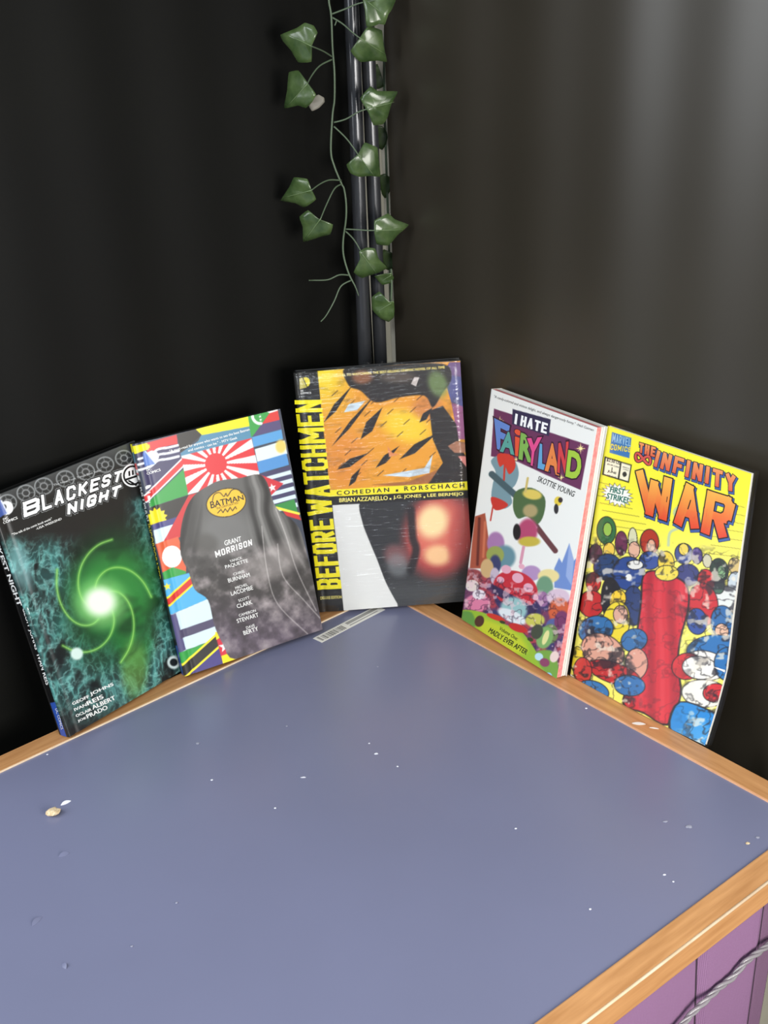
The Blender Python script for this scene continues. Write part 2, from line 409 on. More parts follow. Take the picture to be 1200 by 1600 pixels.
#@@BOOKS
# ------------------------------------------------------------------ print: painting and lettering helpers
class Plane:
    """a flat printed face: local x = u, local z = v, local y points away from the viewer"""
    def __init__(s, origin, u, v, w, h):
        s.o = Vector(origin); s.u = Vector(u).normalized(); s.v = Vector(v); s.v = (s.v - s.u * s.v.dot(s.u)).normalized()
        s.n = s.v.cross(s.u); s.w, s.h = w, h
    def uv(s, px, py):
        p = on_plane(px, py, s.o, s.n) - s.o
        return (p.dot(s.u), p.dot(s.v))
    def to_px(s, A, B):
        o = np.array(s.o); P = o + A[..., None] * np.array(s.u) + B[..., None] * np.array(s.v) - np.array(CAM)
        z = P @ np.array(_F)
        return 600 + FPX * (P @ np.array(_R)) / z, 800 - FPX * (P @ np.array(_U)) / z
    def matrix(s):
        m = Matrix((s.u, s.n, s.v)).transposed().to_4x4(); m.translation = s.o; return m

_lat = {}
def vnoise(X, Y, scale, seed=0):
    if seed not in _lat: _lat[seed] = np.random.RandomState(seed).rand(64, 64)
    L = _lat[seed]; x = X / scale; y = Y / scale
    i = np.floor(x).astype(int); j = np.floor(y).astype(int); fx = x - i; fy = y - j
    fx = fx * fx * (3 - 2 * fx); fy = fy * fy * (3 - 2 * fy)
    g = lambda a, b: L[a % 64, b % 64]
    return (g(i, j) * (1 - fx) + g(i + 1, j) * fx) * (1 - fy) + (g(i, j + 1) * (1 - fx) + g(i + 1, j + 1) * fx) * fy
def fbm(X, Y, scale, seed=0, oct=4):
    t = 0; a = 0.5; s = 0
    for k in range(oct):
        t = t + a * vnoise(X, Y, scale / 2 ** k, seed + k); s += a; a *= 0.5
    return t / s
class Paint:
    """flat print built from soft and hard shapes, in the coordinates of a close-up of the cover"""
    def __init__(s, X, Y, base):
        s.X, s.Y = X, Y; s.C = np.zeros(X.shape + (3,)); s.C[:] = base
        s.warp = None
    def mix(s, a, col, idx=None):
        col = np.asarray(col, float)
        if idx is None: s.C = s.C * (1 - a[..., None]) + col * a[..., None]
        else:
            c = s.C[idx]; s.C[idx] = c * (1 - a[:, None]) + (col if col.ndim == 1 else col[idx]) * a[:, None]
    def ell(s, cx, cy, rx, ry, col, soft=0.08, rot=0.0, alpha=1.0):
        c, q = math.cos(math.radians(rot)), math.sin(math.radians(rot))
        dx, dy = s.X - cx, s.Y - cy
        r = np.sqrt(((dx * c + dy * q) / rx) ** 2 + ((-dx * q + dy * c) / ry) ** 2)
        a = np.clip((1 + soft / 2 - r) / max(soft, 1e-3), 0, 1)
        s.mix(a * a * (3 - 2 * a) * alpha, col)
    def _sd(s, pts, idx, closed=True):
        X, Y = s.X[idx], s.Y[idx]; d = np.full(X.shape, 1e9); ins = np.zeros(X.shape, bool)
        n = len(pts)
        for i in range(n if closed else n - 1):
            x0, y0 = pts[i]; x1, y1 = pts[(i + 1) % n]
            ex, ey = x1 - x0, y1 - y0; L = ex * ex + ey * ey + 1e-9
            t = np.clip(((X - x0) * ex + (Y - y0) * ey) / L, 0, 1)
            d = np.minimum(d, np.hypot(X - x0 - t * ex, Y - y0 - t * ey))
            if closed and y0 != y1:
                c = ((y0 > Y) != (y1 > Y)) & (X < ex * (Y - y0) / ey + x0); ins ^= c
        return d, ins
    def poly(s, pts, col, soft=3.0, alpha=1.0):
        P = np.array(pts, float); b = soft + 2
        idx = (s.X > P[:, 0].min() - b) & (s.X < P[:, 0].max() + b) & (s.Y > P[:, 1].min() - b) & (s.Y < P[:, 1].max() + b)
        if not idx.any(): return
        d, ins = s._sd(pts, idx); sd = np.where(ins, d, -d)
        s.mix(np.clip(0.5 + sd / soft, 0, 1) * alpha, col, idx)
    def line(s, pts, col, width, soft=3.0, alpha=1.0, curve=False):
        if curve: pts = [(p.x, p.y) for p in smooth_path([(x, y, 0) for x, y in pts], 6)]
        P = np.array(pts, float); b = soft + width + 2
        idx = (s.X > P[:, 0].min() - b) & (s.X < P[:, 0].max() + b) & (s.Y > P[:, 1].min() - b) & (s.Y < P[:, 1].max() + b)
        if not idx.any(): return
        d, _ = s._sd(pts, idx, False)
        s.mix(np.clip(0.5 + (width / 2 - d) / soft, 0, 1) * alpha, col, idx)
    def curvepoly(s, pts, col, soft=3.0, alpha=1.0, n=4):
        q = [(x, y, 0) for x, y in pts]; k = len(q); out = []
        for i in range(k):
            p0, p1, p2, p3 = (Vector(q[(i + j - 1) % k]) for j in range(4))
            for t in range(n):
                t /= n
                v = 0.5 * ((2 * p1) + (p2 - p0) * t + (2 * p0 - 5 * p1 + 4 * p2 - p3) * t * t + (3 * p1 - p0 - 3 * p2 + p3) * t ** 3)
                out.append((v.x, v.y))
        s.poly(out, col, soft, alpha)
    def ring(s, cx, cy, r, width, col, soft=3.0, alpha=1.0, sq=1.0, rot=0.0):
        pts = []
        for k in range(25):
            a = k / 24 * 2 * math.pi; x, y = r * math.cos(a), r * sq * math.sin(a)
            c, q = math.cos(math.radians(rot)), math.sin(math.radians(rot))
            pts.append((cx + x * c - y * q, cy + x * q + y * c))
        s.line(pts, col, width, soft, alpha)
    def star(s, cx, cy, r, col, rot=-15, n=5, inner=0.42, soft=3):
        pts = []
        for k in range(2 * n):
            a = math.radians(rot - 90) + math.pi * k / n; q = r if k % 2 == 0 else r * inner
            pts.append((cx + q * math.cos(a), cy + q * math.sin(a)))
        s.poly(pts, col, soft)

def set_col(me, C):
    at = me.color_attributes.new('Col', 'FLOAT_COLOR', 'POINT')
    buf = np.ones((len(C), 4), np.float32); buf[:, :3] = C; at.data.foreach_set('color', buf.ravel())

def sheet(name, pl, parent, step, crop, painter, disp, edge_y, back_col=None):
    """printed cover: a fine grid with folded-back edges, coloured by painter(X, Y) in close-up coordinates"""
    nx, nz = int(round(pl.w / step)), int(round(pl.h / step))
    A, B = np.meshgrid(np.linspace(0, pl.w, nx + 1), np.linspace(0, pl.h, nz + 1))
    px, py = pl.to_px(A, B); X, Y = crop(px, py)
    C = lin(np.clip(painter(X, Y), 0, 255))
    D = disp(A, B)
    V = np.stack([A, D, B], -1).reshape(-1, 3); Cf = C.reshape(-1, 3)
    idx = np.arange((nx + 1) * (nz + 1)).reshape(nz + 1, nx + 1)
    Q = np.stack([idx[:-1, :-1], idx[:-1, 1:], idx[1:, 1:], idx[1:, :-1]], -1).reshape(-1, 4)
    loop = np.concatenate([idx[0, :-1], idx[:-1, -1], idx[-1, :0:-1], idx[:0:-1, 0]])
    off = len(V); S = V[loop].copy(); S[:, 1] += edge_y
    nl = len(loop); k = np.arange(nl); k2 = (k + 1) % nl
    Q2 = np.stack([loop[k], off + k, off + k2, loop[k2]], -1)
    V = np.concatenate([V, S]); Cf = np.concatenate([Cf, Cf[loop]])
    me = bpy.data.meshes.new(name); me.from_pydata(V.tolist(), [], np.concatenate([Q, Q2]).tolist()); me.update()
    me.materials.append(INK); set_col(me, Cf)
    o = bpy.data.objects.new(name, me); COL.objects.link(o); o.parent = parent
    return o

_txt = {}
def text_geo(s, bold, spacing=1.0):
    key = (s, bold, spacing)
    if key not in _txt:
        c = bpy.data.curves.new('t', 'FONT'); c.body = s; c.size = 1; c.offset = bold; c.resolution_u = 3; c.space_character = spacing
        c.fill_mode = 'FRONT'
        o = bpy.data.objects.new('t', c); COL.objects.link(o)
        dg = bpy.context.evaluated_depsgraph_get(); me = bpy.data.meshes.new_from_object(o.evaluated_get(dg))
        V = np.array([v.co[:2] for v in me.vertices]).reshape(-1, 2); Fc = [tuple(p.vertices) for p in me.polygons]
        bpy.data.objects.remove(o); bpy.data.curves.remove(c); bpy.data.meshes.remove(me)
        _txt[key] = (V, Fc)
    return _txt[key]

class Print:
    """lettering of one kind on one face, collected into one mesh"""
    def __init__(s, pl, crop_inv, disp, parent=None, name=None):
        s.pl, s.inv, s.disp = pl, crop_inv, disp; s.V, s.F, s.C = [], [], []
        s.parent, s.name = parent, name       # when given, every line of text becomes an object of its own
    def flush(s):
        if s.parent is not None:
            s.build(s.name, s.parent); s.V, s.F, s.C = [], [], []
    def add(s, uv, faces, col, layer):
        cu, cv = CUTS.get(s.disp, ((), ()))
        if len(cu) or len(cv):                # cut along the bends of the sheet so that the ink follows it
            col = np.asarray(col, float); cc = col if col.ndim == 2 else np.tile(col, (len(uv), 1))
            bm = bmesh.new(); ly = bm.verts.layers.float_vector.new('c')
            vs_ = []
            for p, c in zip(uv, cc):
                q = bm.verts.new((p[0], p[1], 0)); q[ly] = Vector(c); vs_.append(q)
            for f in faces:
                try: bm.faces.new([vs_[i] for i in f])
                except ValueError: pass
            us = [p[0] for p in uv]; ws = [p[1] for p in uv]
            for k, cuts, lo, hi in ((0, cu, min(us), max(us)), (1, cv, min(ws), max(ws))):
                for t in cuts:
                    if lo < t < hi:
                        n = (1, 0, 0) if k == 0 else (0, 1, 0); c0 = (t, 0, 0) if k == 0 else (0, t, 0)
                        bmesh.ops.bisect_plane(bm, geom=list(bm.verts) + list(bm.edges) + list(bm.faces), plane_co=c0, plane_no=n, dist=1e-7)
            bm.verts.index_update()
            uv = [(q.co.x, q.co.y) for q in bm.verts]; col = np.array([tuple(q[ly]) for q in bm.verts]); faces = [tuple(q.index for q in f.verts) for f in bm.faces]
            bm.free()
        off = len(s.V)
        d = s.disp(np.array([p[0] for p in uv]), np.array([p[1] for p in uv]))
        for (a, b), y in zip(uv, d): s.V.append((a, float(y) - 0.00006 * layer, b))
        s.F += [tuple(off + i for i in f) for f in faces]
        col = np.asarray(col, float)
        s.C += list(lin(col)) if col.ndim == 2 else [lin(col)] * len(uv)
    def quad(s, txt, TL, TR, BR, BL, col, layer=2, bold=0.0, spacing=1.0, grow=0.0, box=None, skew=0.0):
        """text stretched into a four-cornered patch of the close-up; col may be (bottom, top)"""
        fat = bold if len(txt) > 1 else 0.0     # words are thickened by overprinting, single letters by growing the outline
        V, Fc = text_geo(txt, 0.0 if fat else bold, spacing)
        if not len(V): return
        if box is None:
            V0, _ = text_geo(txt, 0.0, spacing)
            box = (V0[:, 0].min(), V0[:, 1].min(), V0[:, 0].max(), V0[:, 1].max())
        if fat:
            n0 = len(V); V = np.concatenate([V + np.array(d) * fat for d in ((0, 0), (-1, 0), (1, 0), (0, .6), (0, -.6))]); Fc = [tuple(i + n0 * k for i in f) for k in range(5) for f in Fc]
        a = (V[:, 0] - box[0]) / (box[2] - box[0]); b = (V[:, 1] - box[1]) / (box[3] - box[1])
        c = [s.pl.uv(*s.inv(*p)) for p in (BL, BR, TR, TL)]
        uv = [tuple((c[0][k] * (1 - x) + c[1][k] * x) * (1 - y) + (c[3][k] * (1 - x) + c[2][k] * x) * y for k in (0, 1)) for x, y in zip(a + skew * b, b)]
        if isinstance(col, tuple) and hasattr(col[0], '__len__'):
            t = np.clip(b, 0, 1)[:, None]; colv = np.array(col[0]) * (1 - t) + np.array(col[1]) * t
        else: colv = col
        if fat:
            colv = np.asarray(colv, float)
            for k in range(5): s.add(uv[k * n0:(k + 1) * n0], [tuple(i - k * n0 for i in f) for f in Fc if k * n0 <= f[0] < (k + 1) * n0], colv[k * n0:(k + 1) * n0] if colv.ndim == 2 else colv, layer + 0.1 * k)
        else: s.add(uv, Fc, colv, layer)
    def block(s, txt, TL, TR, BR, BL, col, layer=2, th=8.0, gap=0.2, grow=0.0, vth=None):
        """heavy block capitals drawn with square strokes; th = stroke width in the close-up, grow = outline"""
        wid = [GW.get(c, 1.0) for c in txt]; tot = sum(wid) + gap * (len(txt) - 1)
        H = (math.dist(TL, BL) + math.dist(TR, BR)) / 2; W_ = (math.dist(TL, TR) + math.dist(BL, BR)) / 2
        vth = vth or th; ix, iy = vth / 2 / W_, th / 2 / H
        k = math.dist(s.pl.uv(*s.inv(*BL)), s.pl.uv(*s.inv(*BR))) / max(math.dist(BL, BR), 1e-6)
        kv = math.dist(s.pl.uv(*s.inv(*BL)), s.pl.uv(*s.inv(*TL))) / max(math.dist(BL, TL), 1e-6)
        c = [s.pl.uv(*s.inv(*p)) for p in (BL, BR, TR, TL)]
        def M2(x, y): return [(c[0][j] * (1 - x) + c[1][j] * x) * (1 - y) + (c[3][j] * (1 - x) + c[2][j] * x) * y for j in (0, 1)]
        ex = np.array(M2(1, .5)) - np.array(M2(0, .5)); LX = np.linalg.norm(ex); ey = np.array(M2(.5, 1)) - np.array(M2(.5, 0)); LY = np.linalg.norm(ey); ex /= LX; ey /= LY
        two = isinstance(col, tuple) and hasattr(col[0], '__len__')
        x0 = 0.0; ns = 0
        hx, hy = vth / W_ * LX / 2, th / H * LY / 2      # half stroke of vertical and of level strokes
        g = grow / W_ * LX
        for ch, wd in zip(txt, wid):
            for pl_ in GLYPH.get(ch, ()):
                P = [((x0 + ix * tot + (wd - 2 * ix * tot) * a) / tot, iy + (1 - 2 * iy) * b_) for a, b_ in pl_]
                Q = [np.array(M2(*p)) for p in P]
                for i in range(len(Q) - 1):
                    d = Q[i + 1] - Q[i]; L = np.linalg.norm(d); d = d / max(L, 1e-9); n = np.array([-d[1], d[0]])
                    lv = abs(d @ ex) ** 2; hw = hx * (1 - lv) + hy * lv + g; cap = (hy * (1 - lv) + hx * lv) * (1.0 if abs(lv - .5) > .42 else .55) + g
                    A, B = Q[i] - d * cap, Q[i + 1] + d * cap
                    uv = [tuple(A + n * hw), tuple(A - n * hw), tuple(B - n * hw), tuple(B + n * hw)]
                    cv = col
                    if two:
                        t = np.clip([(np.array(q) - np.array(M2(.5, 0))) @ ey / LY for q in uv], 0, 1)[:, None]; cv = np.array(col[0]) * (1 - t) + np.array(col[1]) * t
                    s.add(uv, [(0, 1, 2, 3)], cv, layer + 0.025 * ns); ns = (ns + 1) % 36
            x0 += wd + gap
    def row(s, txt, A, B, hgt, col, layer=2, bold=0.0, lower=False, up=None, spacing=1.0):
        """one line of text from A to B along its baseline, hgt tall in the close-up"""
        ax, ay = A; bx, by = B
        if up is None:
            L = math.hypot(bx - ax, by - ay); up = ((by - ay) / L, -(bx - ax) / L)
        TL = (ax + up[0] * hgt, ay + up[1] * hgt); TR = (bx + up[0] * hgt, by + up[1] * hgt)
        box = None
        if lower:
            V0, _ = text_geo(txt, 0.0, spacing); box = (V0[:, 0].min(), 0.0, V0[:, 0].max(), 0.73)
        s.quad(txt, TL, TR, B, A, col, layer, bold, box=box, spacing=spacing); s.flush()
    def shape(s, pts, col, layer=1):
        bm = bmesh.new(); vs_ = [bm.verts.new((*s.pl.uv(*s.inv(*p)), 0)) for p in pts]
        f = bm.faces.new(vs_); bmesh.ops.triangulate(bm, faces=[f])
        bm.verts.index_update()
        uv = [(v.co.x, v.co.y) for v in bm.verts]; Fc = [tuple(v.index for v in f.verts) for f in bm.faces]
        bm.free(); s.add(uv, Fc, col, layer); s.flush()
    def build(s, name, parent, label=None):
        if not s.V: return None
        me = bpy.data.meshes.new(name); me.from_pydata(s.V, [], s.F); me.update(); me.materials.append(INK); set_col(me, np.array(s.C))
        o = bpy.data.objects.new(name, me); COL.objects.link(o); o.parent = parent
        if label: o['label'] = label
        return o

def crop_of(x0, y0, k):
    return (lambda px, py: ((px - x0) * k, (py - y0) * k)), (lambda x, y: (x0 + x / k, y0 + y / k))
GW = {'I': 0.42, 'M': 1.3, 'W': 1.4, ' ': 0.45}
_o = [(.5, 0), (.8, 0), (1, .14), (1, .86), (.8, 1), (.2, 1), (0, .86), (0, .14), (.2, 0), (.5, 0)]
GLYPH = {'A': [[(0, 0), (.5, 1), (1, 0)], [(.2, .3), (.8, .3)]], 'B': [[(0, 0), (0, 1), (.78, 1), (1, .88), (1, .64), (.8, .52), (0, .52)], [(.8, .52), (1, .4), (1, .13), (.78, 0), (0, 0)]],
    'C': [[(1, .72), (1, .86), (.8, 1), (.2, 1), (0, .86), (0, .14), (.2, 0), (.8, 0), (1, .14), (1, .28)]], 'D': [[(0, 0), (0, 1), (.72, 1), (1, .82), (1, .18), (.72, 0), (0, 0)]],
    'E': [[(1, 1), (0, 1), (0, 0), (1, 0)], [(0, .51), (.8, .51)]], 'F': [[(1, 1), (0, 1), (0, 0)], [(0, .51), (.8, .51)]], 'G': [[(1, .74), (1, .86), (.8, 1), (.2, 1), (0, .86), (0, .14), (.2, 0), (.8, 0), (1, .14), (1, .45), (.6, .45)]],
    'H': [[(0, 0), (0, 1)], [(1, 0), (1, 1)], [(0, .5), (1, .5)]], 'I': [[(.5, 0), (.5, 1)]], 'K': [[(0, 0), (0, 1)], [(1, 1), (0, .42)], [(.3, .6), (1, 0)]], 'L': [[(0, 1), (0, 0), (1, 0)]],
    'M': [[(0, 0), (0, 1), (.5, .25), (1, 1), (1, 0)]], 'N': [[(0, 0), (0, 1), (1, 0), (1, 1)]], 'O': [_o], 'R': [[(0, 0), (0, 1), (.78, 1), (1, .87), (1, .6), (.78, .47), (0, .47)], [(.5, .47), (1, 0)]],
    'S': [[(1, .76), (1, .88), (.8, 1), (.2, 1), (0, .87), (0, .64), (.2, .53), (.8, .47), (1, .36), (1, .13), (.8, 0), (.2, 0), (0, .12), (0, .24)]], 'T': [[(0, 1), (1, 1)], [(.5, 1), (.5, 0)]],
    'U': [[(0, 1), (0, .14), (.2, 0), (.8, 0), (1, .14), (1, 1)]], 'V': [[(0, 1), (.5, 0), (1, 1)]], 'W': [[(0, 1), (.22, 0), (.5, .8), (.78, 0), (1, 1)]], 'Y': [[(0, 1), (.5, .48), (1, 1)], [(.5, .48), (.5, 0)]]}
CUTS = {}
WHITE = (240, 240, 236); YEL = (250, 232, 28); DARK = (30, 29, 28)
def flat(A, B): return np.zeros_like(A)
def groove(A, B, at=0.0095, wd=0.0028, dp=0.0009):
    return dp * np.exp(-((A - at) / wd) ** 2) + 0.0012 * np.clip(1 - A / 0.0025, 0, 1) ** 2
CUTS[groove] = ([.0012, .0025, .005, .0065, .008, .0095, .011, .0125, .014, .0165], ())
STEP = 0.0007

def hardcover(name, data, t, label, painter, crop, spine_col, page_mat, back_col):
    org, u, v, w_, h_ = data
    pl = Plane((org[0], org[1], org[2] + Z0), u, v, w_, h_)
    bk = empty(name, matrix=pl.matrix()); tag(bk, label, 'book', 'books standing along the table edge')
    front = sheet('front_cover', pl, bk, STEP, crop[0], painter, groove, 0.0026)
    bm = box_bm(0.0, w_, t - 0.0026, t, 0.0, h_, 0.0007); bm_obj('back_cover', bm, back_col, bk)
    # pages, set in from the boards, with a few leaves standing out of line
    bm = box_bm(0.004, w_ - 0.0035, 0.0030, t - 0.0028, 0.0035, h_ - 0.0035); bm_obj('page_block', bm, page_mat, bk)
    sp = Plane(pl.o + pl.n * t, -pl.n, pl.v, t - 0.0018, h_)
    ts = t - 0.0018
    def sdisp(A, B): return 0.0010 * (2 * A / ts - 1) ** 4
    CUTS[sdisp] = ([ts * k for k in (.06, .14, .24, .38, .62, .76, .86, .94)], ())
    return bk, pl, front, sp, sdisp

def add_spine(bk, pl, sp, sdisp, painter, crop, t):
    o = sheet('spine', sp, bk, 0.0009, crop[0], painter, sdisp, 0.0012)
    o.matrix_local = pl.matrix().inverted() @ sp.matrix()
    return o

# ================================================================== book 1: black hardcover, white title
D1 = ([-0.32656, 0.9516, 0.00549], [0.68829, 0.72543, -0.00254], [-0.15873, 0.15402, 0.97523], 0.174, 0.2543)
K3 = crop_of(0, 690, 3.334)
def art1(X, Y):
    p = Paint(X, Y, (34, 33, 31))
    # grey band with plain ring ornaments along the top
    band = np.clip((330 - 0.36 * X - Y) / 130 + 0.45, 0, 1); p.mix(band * 0.75, (96, 99, 99))
    for cx, cy, r in ((40, 318, 46), (135, 268, 46), (228, 232, 47), (340, 194, 46), (447, 158, 46), (548, 120, 44), (646, 86, 44)):
        p.ring(cx, cy, r, 6, (172, 176, 176), 4, 0.85, 0.9); p.ring(cx, cy, r * 0.72, 5, (40, 42, 42), 4, 0.8, 0.9)
        p.ring(cx, cy, r * 0.4, 5, (188, 190, 190), 4, 0.8, 0.9)
        for k in range(6):
            a = k * math.pi / 3 + cx; p.line([(cx + r * .45 * math.cos(a), cy + r * .4 * math.sin(a)), (cx + r * .9 * math.cos(a), cy + r * .8 * math.sin(a))], (150, 154, 154), 4, 3, 0.7)
    # teal smoke drifting up both sides
    wx = X + 70 * (fbm(X, Y, 150, 11) - 0.5); wy = Y + 70 * (fbm(X, Y, 150, 21) - 0.5)
    n = fbm(wx * 1.5, wy, 120, 31, 5); rdg = 1 - np.abs(2 * fbm(wx * 1.7, wy * 0.8, 95, 41, 4) - 1) * 3.2
    rdg = np.clip(rdg, 0, 1) ** 1.6
    mask = np.clip((Y - 470) / 120, 0, 1) * np.clip((1500 - Y) / 200, 0, 1)
    side = np.clip((440 - X + 0.05 * Y) / 170, 0, 1) + np.clip((X - 640) / 120, 0, 1) + np.clip((Y - 930) / 150, 0, 1) * 0.9
    side = np.clip(side, 0, 1)
    up = np.clip((X - 560) / 80, 0, 1) * np.clip((Y - 260) / 60, 0, 1) * np.clip((620 - Y) / 200, 0, 1)
    mask = np.clip(mask + up, 0, 1)
    p.mix(np.clip(n * 1.5 - 0.3, 0, 1) * mask * side * 0.85, (40, 104, 102)); p.mix(rdg * mask * side * 0.75, (112, 190, 182)); fine = np.clip(1 - np.abs(2 * fbm(wx * 2, wy * 2, 60, 45, 4) - 1) * 4, 0, 1) ** 2; p.mix(fine * mask * side * 0.6, (150, 212, 204))
    p.mix(np.clip((0.45 - n) * 5, 0, 0.95) * mask, (12, 18, 18))
    # a glowing green burst in the middle
    p.ell(590, 820, 240, 330, (24, 84, 40), 0.9, 10, 0.85); p.ell(585, 780, 200, 200, (60, 150, 66), 0.9, 0, 0.75)
    p.ell(690, 1010, 100, 180, (40, 128, 52), 0.9, -6, 0.6); p.ell(700, 1180, 66, 150, (110, 160, 70), 0.9, 0, 0.6)
    sw = np.clip(1 - np.abs(2 * fbm(X + 0.5 * Y, Y, 150, 55, 3) - 1) * 3, 0, 1) * np.exp(-(((X - 590) / 230) ** 2 + ((Y - 830) / 320) ** 2))
    p.mix(np.clip(sw, 0, 1) * 0.7, (10, 30, 16))
    for k in range(5):                      # ribbons of light whirling round the burst
        a0 = k * 1.257 + 0.5; pts = []
        for q in range(9):
            r = 95 + 34 * q; a = a0 + 0.24 * q; pts.append((525 + r * 0.72 * math.cos(a), 840 + r * 0.92 * math.sin(a)))
        p.line(pts, (126, 206, 84), 13, 16, 0.75, True); p.line(pts, (190, 236, 130), 4, 5, 0.6, True)
    p.ell(525, 840, 130, 120, (150, 226, 130), 0.95, 0, 0.8); p.ell(522, 835, 78, 72, (246, 255, 236), 0.85, 0, 1)
    p.ell(400, 1105, 32, 32, (214, 236, 226), 0.5); p.ell(905, 1150, 34, 34, (200, 214, 212), 0.35); p.ell(905, 1150, 20, 20, (26, 30, 30), 0.35)
    p.ell(110, 650, 50, 130, (150, 206, 206), 0.95, -14, 0.6)  # pale glare at the hinge, painted into the cover colour
    # publisher disc at the top left
    p.ell(36, 345, 33, 36, (242, 242, 240), 0.08); p.ell(22, 340, 12, 14, (40, 42, 44), 0.1)
    p.poly([(0, 300), (16, 318), (40, 372), (0, 396), (-20, 300)], (70, 96, 168), 4); p.line([(8, 308), (40, 374)], (225, 230, 240), 6)
    return p.C
_r = Matrix.Rotation(math.radians(2.2), 3, 'Z'); D1 = ([D1[0][0] - .0008, D1[0][1] + .0008, D1[0][2]], _r @ Vector(D1[1]), _r @ Vector(D1[2]), D1[3], D1[4])
bk1, pl1, front1, sp1, sd1 = hardcover('hardcover_book', D1, 0.017, 'black hardcover book with a glowing green burst and white title, leftmost of the row', art1, K3, None, M['grey_paper'], M['black'])
def spine1(X, Y):
    p = Paint(X, Y, (20, 20, 20)); low = np.clip((Y - (1352 - 0.2 * (X - 300))) / 4, 0, 1); p.mix(low, (48, 84, 168)); return p.C
s1 = add_spine(bk1, pl1, sp1, sd1, spine1, K3, 0.017)
pr = Print(sp1, K3[1], sd1, s1, 'text_line')
pr.row('BLACKEST NIGHT', (-64, 430), (93, 858), 22, WHITE, bold=0.03, lower=False, up=(0.96, -0.28))
pr.row('GEOFF JOHNS', (112, 870), (180, 1086), 20, WHITE, bold=0.02, up=(0.96, -0.28))
pr.row('IVAN REIS', (192, 1112), (241, 1268), 19, WHITE, bold=0.02, up=(0.96, -0.28))
pr.row('DC COMICS', (288, 1392), (318, 1500), 12, WHITE, up=(0.96, -0.28))
pr.flush()
pr = Print(pl1, K3[1], groove)
for col, ly, gr in (((150, 152, 152), 1, 7), ((22, 22, 22), 2, 5), ((244, 244, 242), 3, 0)):
    pr.block('B', (118, 318), (206, 284), (206, 366), (124, 396), col, ly, 19, 0, gr)
    pr.block('LACKEST', (212, 278), (644, 146), (626, 206), (222, 362), col, ly, 15, 0.3, gr)
    pr.block('NIGHT', (352, 322), (634, 222), (618, 282), (350, 386), col, ly, 16, 0.3, gr)
pr.build('title_lettering', front1, 'white block title with black and grey outline')
pr = Print(pl1, K3[1], groove)
pr.ringpts = None
for r, col, ly in ((58, (240, 240, 238), 4), (50, (20, 20, 20), 5), (41, (240, 240, 238), 6)):
    pr.shape([(690 + r * math.cos(a * math.pi / 12), 176 + r * 1.05 * math.sin(a * math.pi / 12)) for a in range(24)], col, ly)
for x in (672, 690, 708): pr.shape([(x - 5, 150 - (x - 690) * .3), (x + 4, 147 - (x - 690) * .3), (x + 6, 172 - (x - 690) * .3), (x - 3, 175 - (x - 690) * .3)], (20, 20, 20), 7)
pr.shape([(645, 196), (735, 166), (737, 176), (648, 206)], (20, 20, 20), 7); pr.shape([(662, 204), (672, 200), (716, 226), (706, 232)], (20, 20, 20), 7)
pr.build('round_emblem', front1, 'round white and black emblem beside the title')
pr = Print(pl1, K3[1], groove, front1, 'text_line')
pr.row('DC', (20, 412), (44, 402), 12, WHITE, 3, 0.03); pr.row('COMICS', (20, 430), (92, 402), 13, WHITE, 3, 0.03)
pr.row('"The talk of the comic book world."', (66, 490), (272, 406), 12, WHITE, 3, 0.02, lower=True); pr.row('-USA WEEKEND', (190, 460), (322, 406), 11, WHITE, 3, 0.02)
pr.row('The New York Times Best Seller', (280, 232), (530, 152), 11, (200, 202, 202), 3, 0.01, lower=True)
pr.row('GEOFF', (380, 1373), (466, 1333), 15, WHITE, 3, 0.03); pr.row('JOHNS', (474, 1328), (594, 1274), 21, WHITE, 3, 0.03)
pr.row('IVAN', (390, 1404), (452, 1376), 15, WHITE, 3, 0.03); pr.row('REIS', (458, 1374), (540, 1336), 21, WHITE, 3, 0.03)
pr.row('OCLAIR', (398, 1436), (478, 1400), 14, WHITE, 3, 0.03); pr.row('ALBERT', (484, 1396), (602, 1342), 21, WHITE, 3, 0.03)
pr.row('JOE', (408, 1464), (450, 1446), 14, WHITE, 3, 0.03); pr.row('PRADO', (456, 1442), (562, 1392), 21, WHITE, 3, 0.03)
pr.flush()

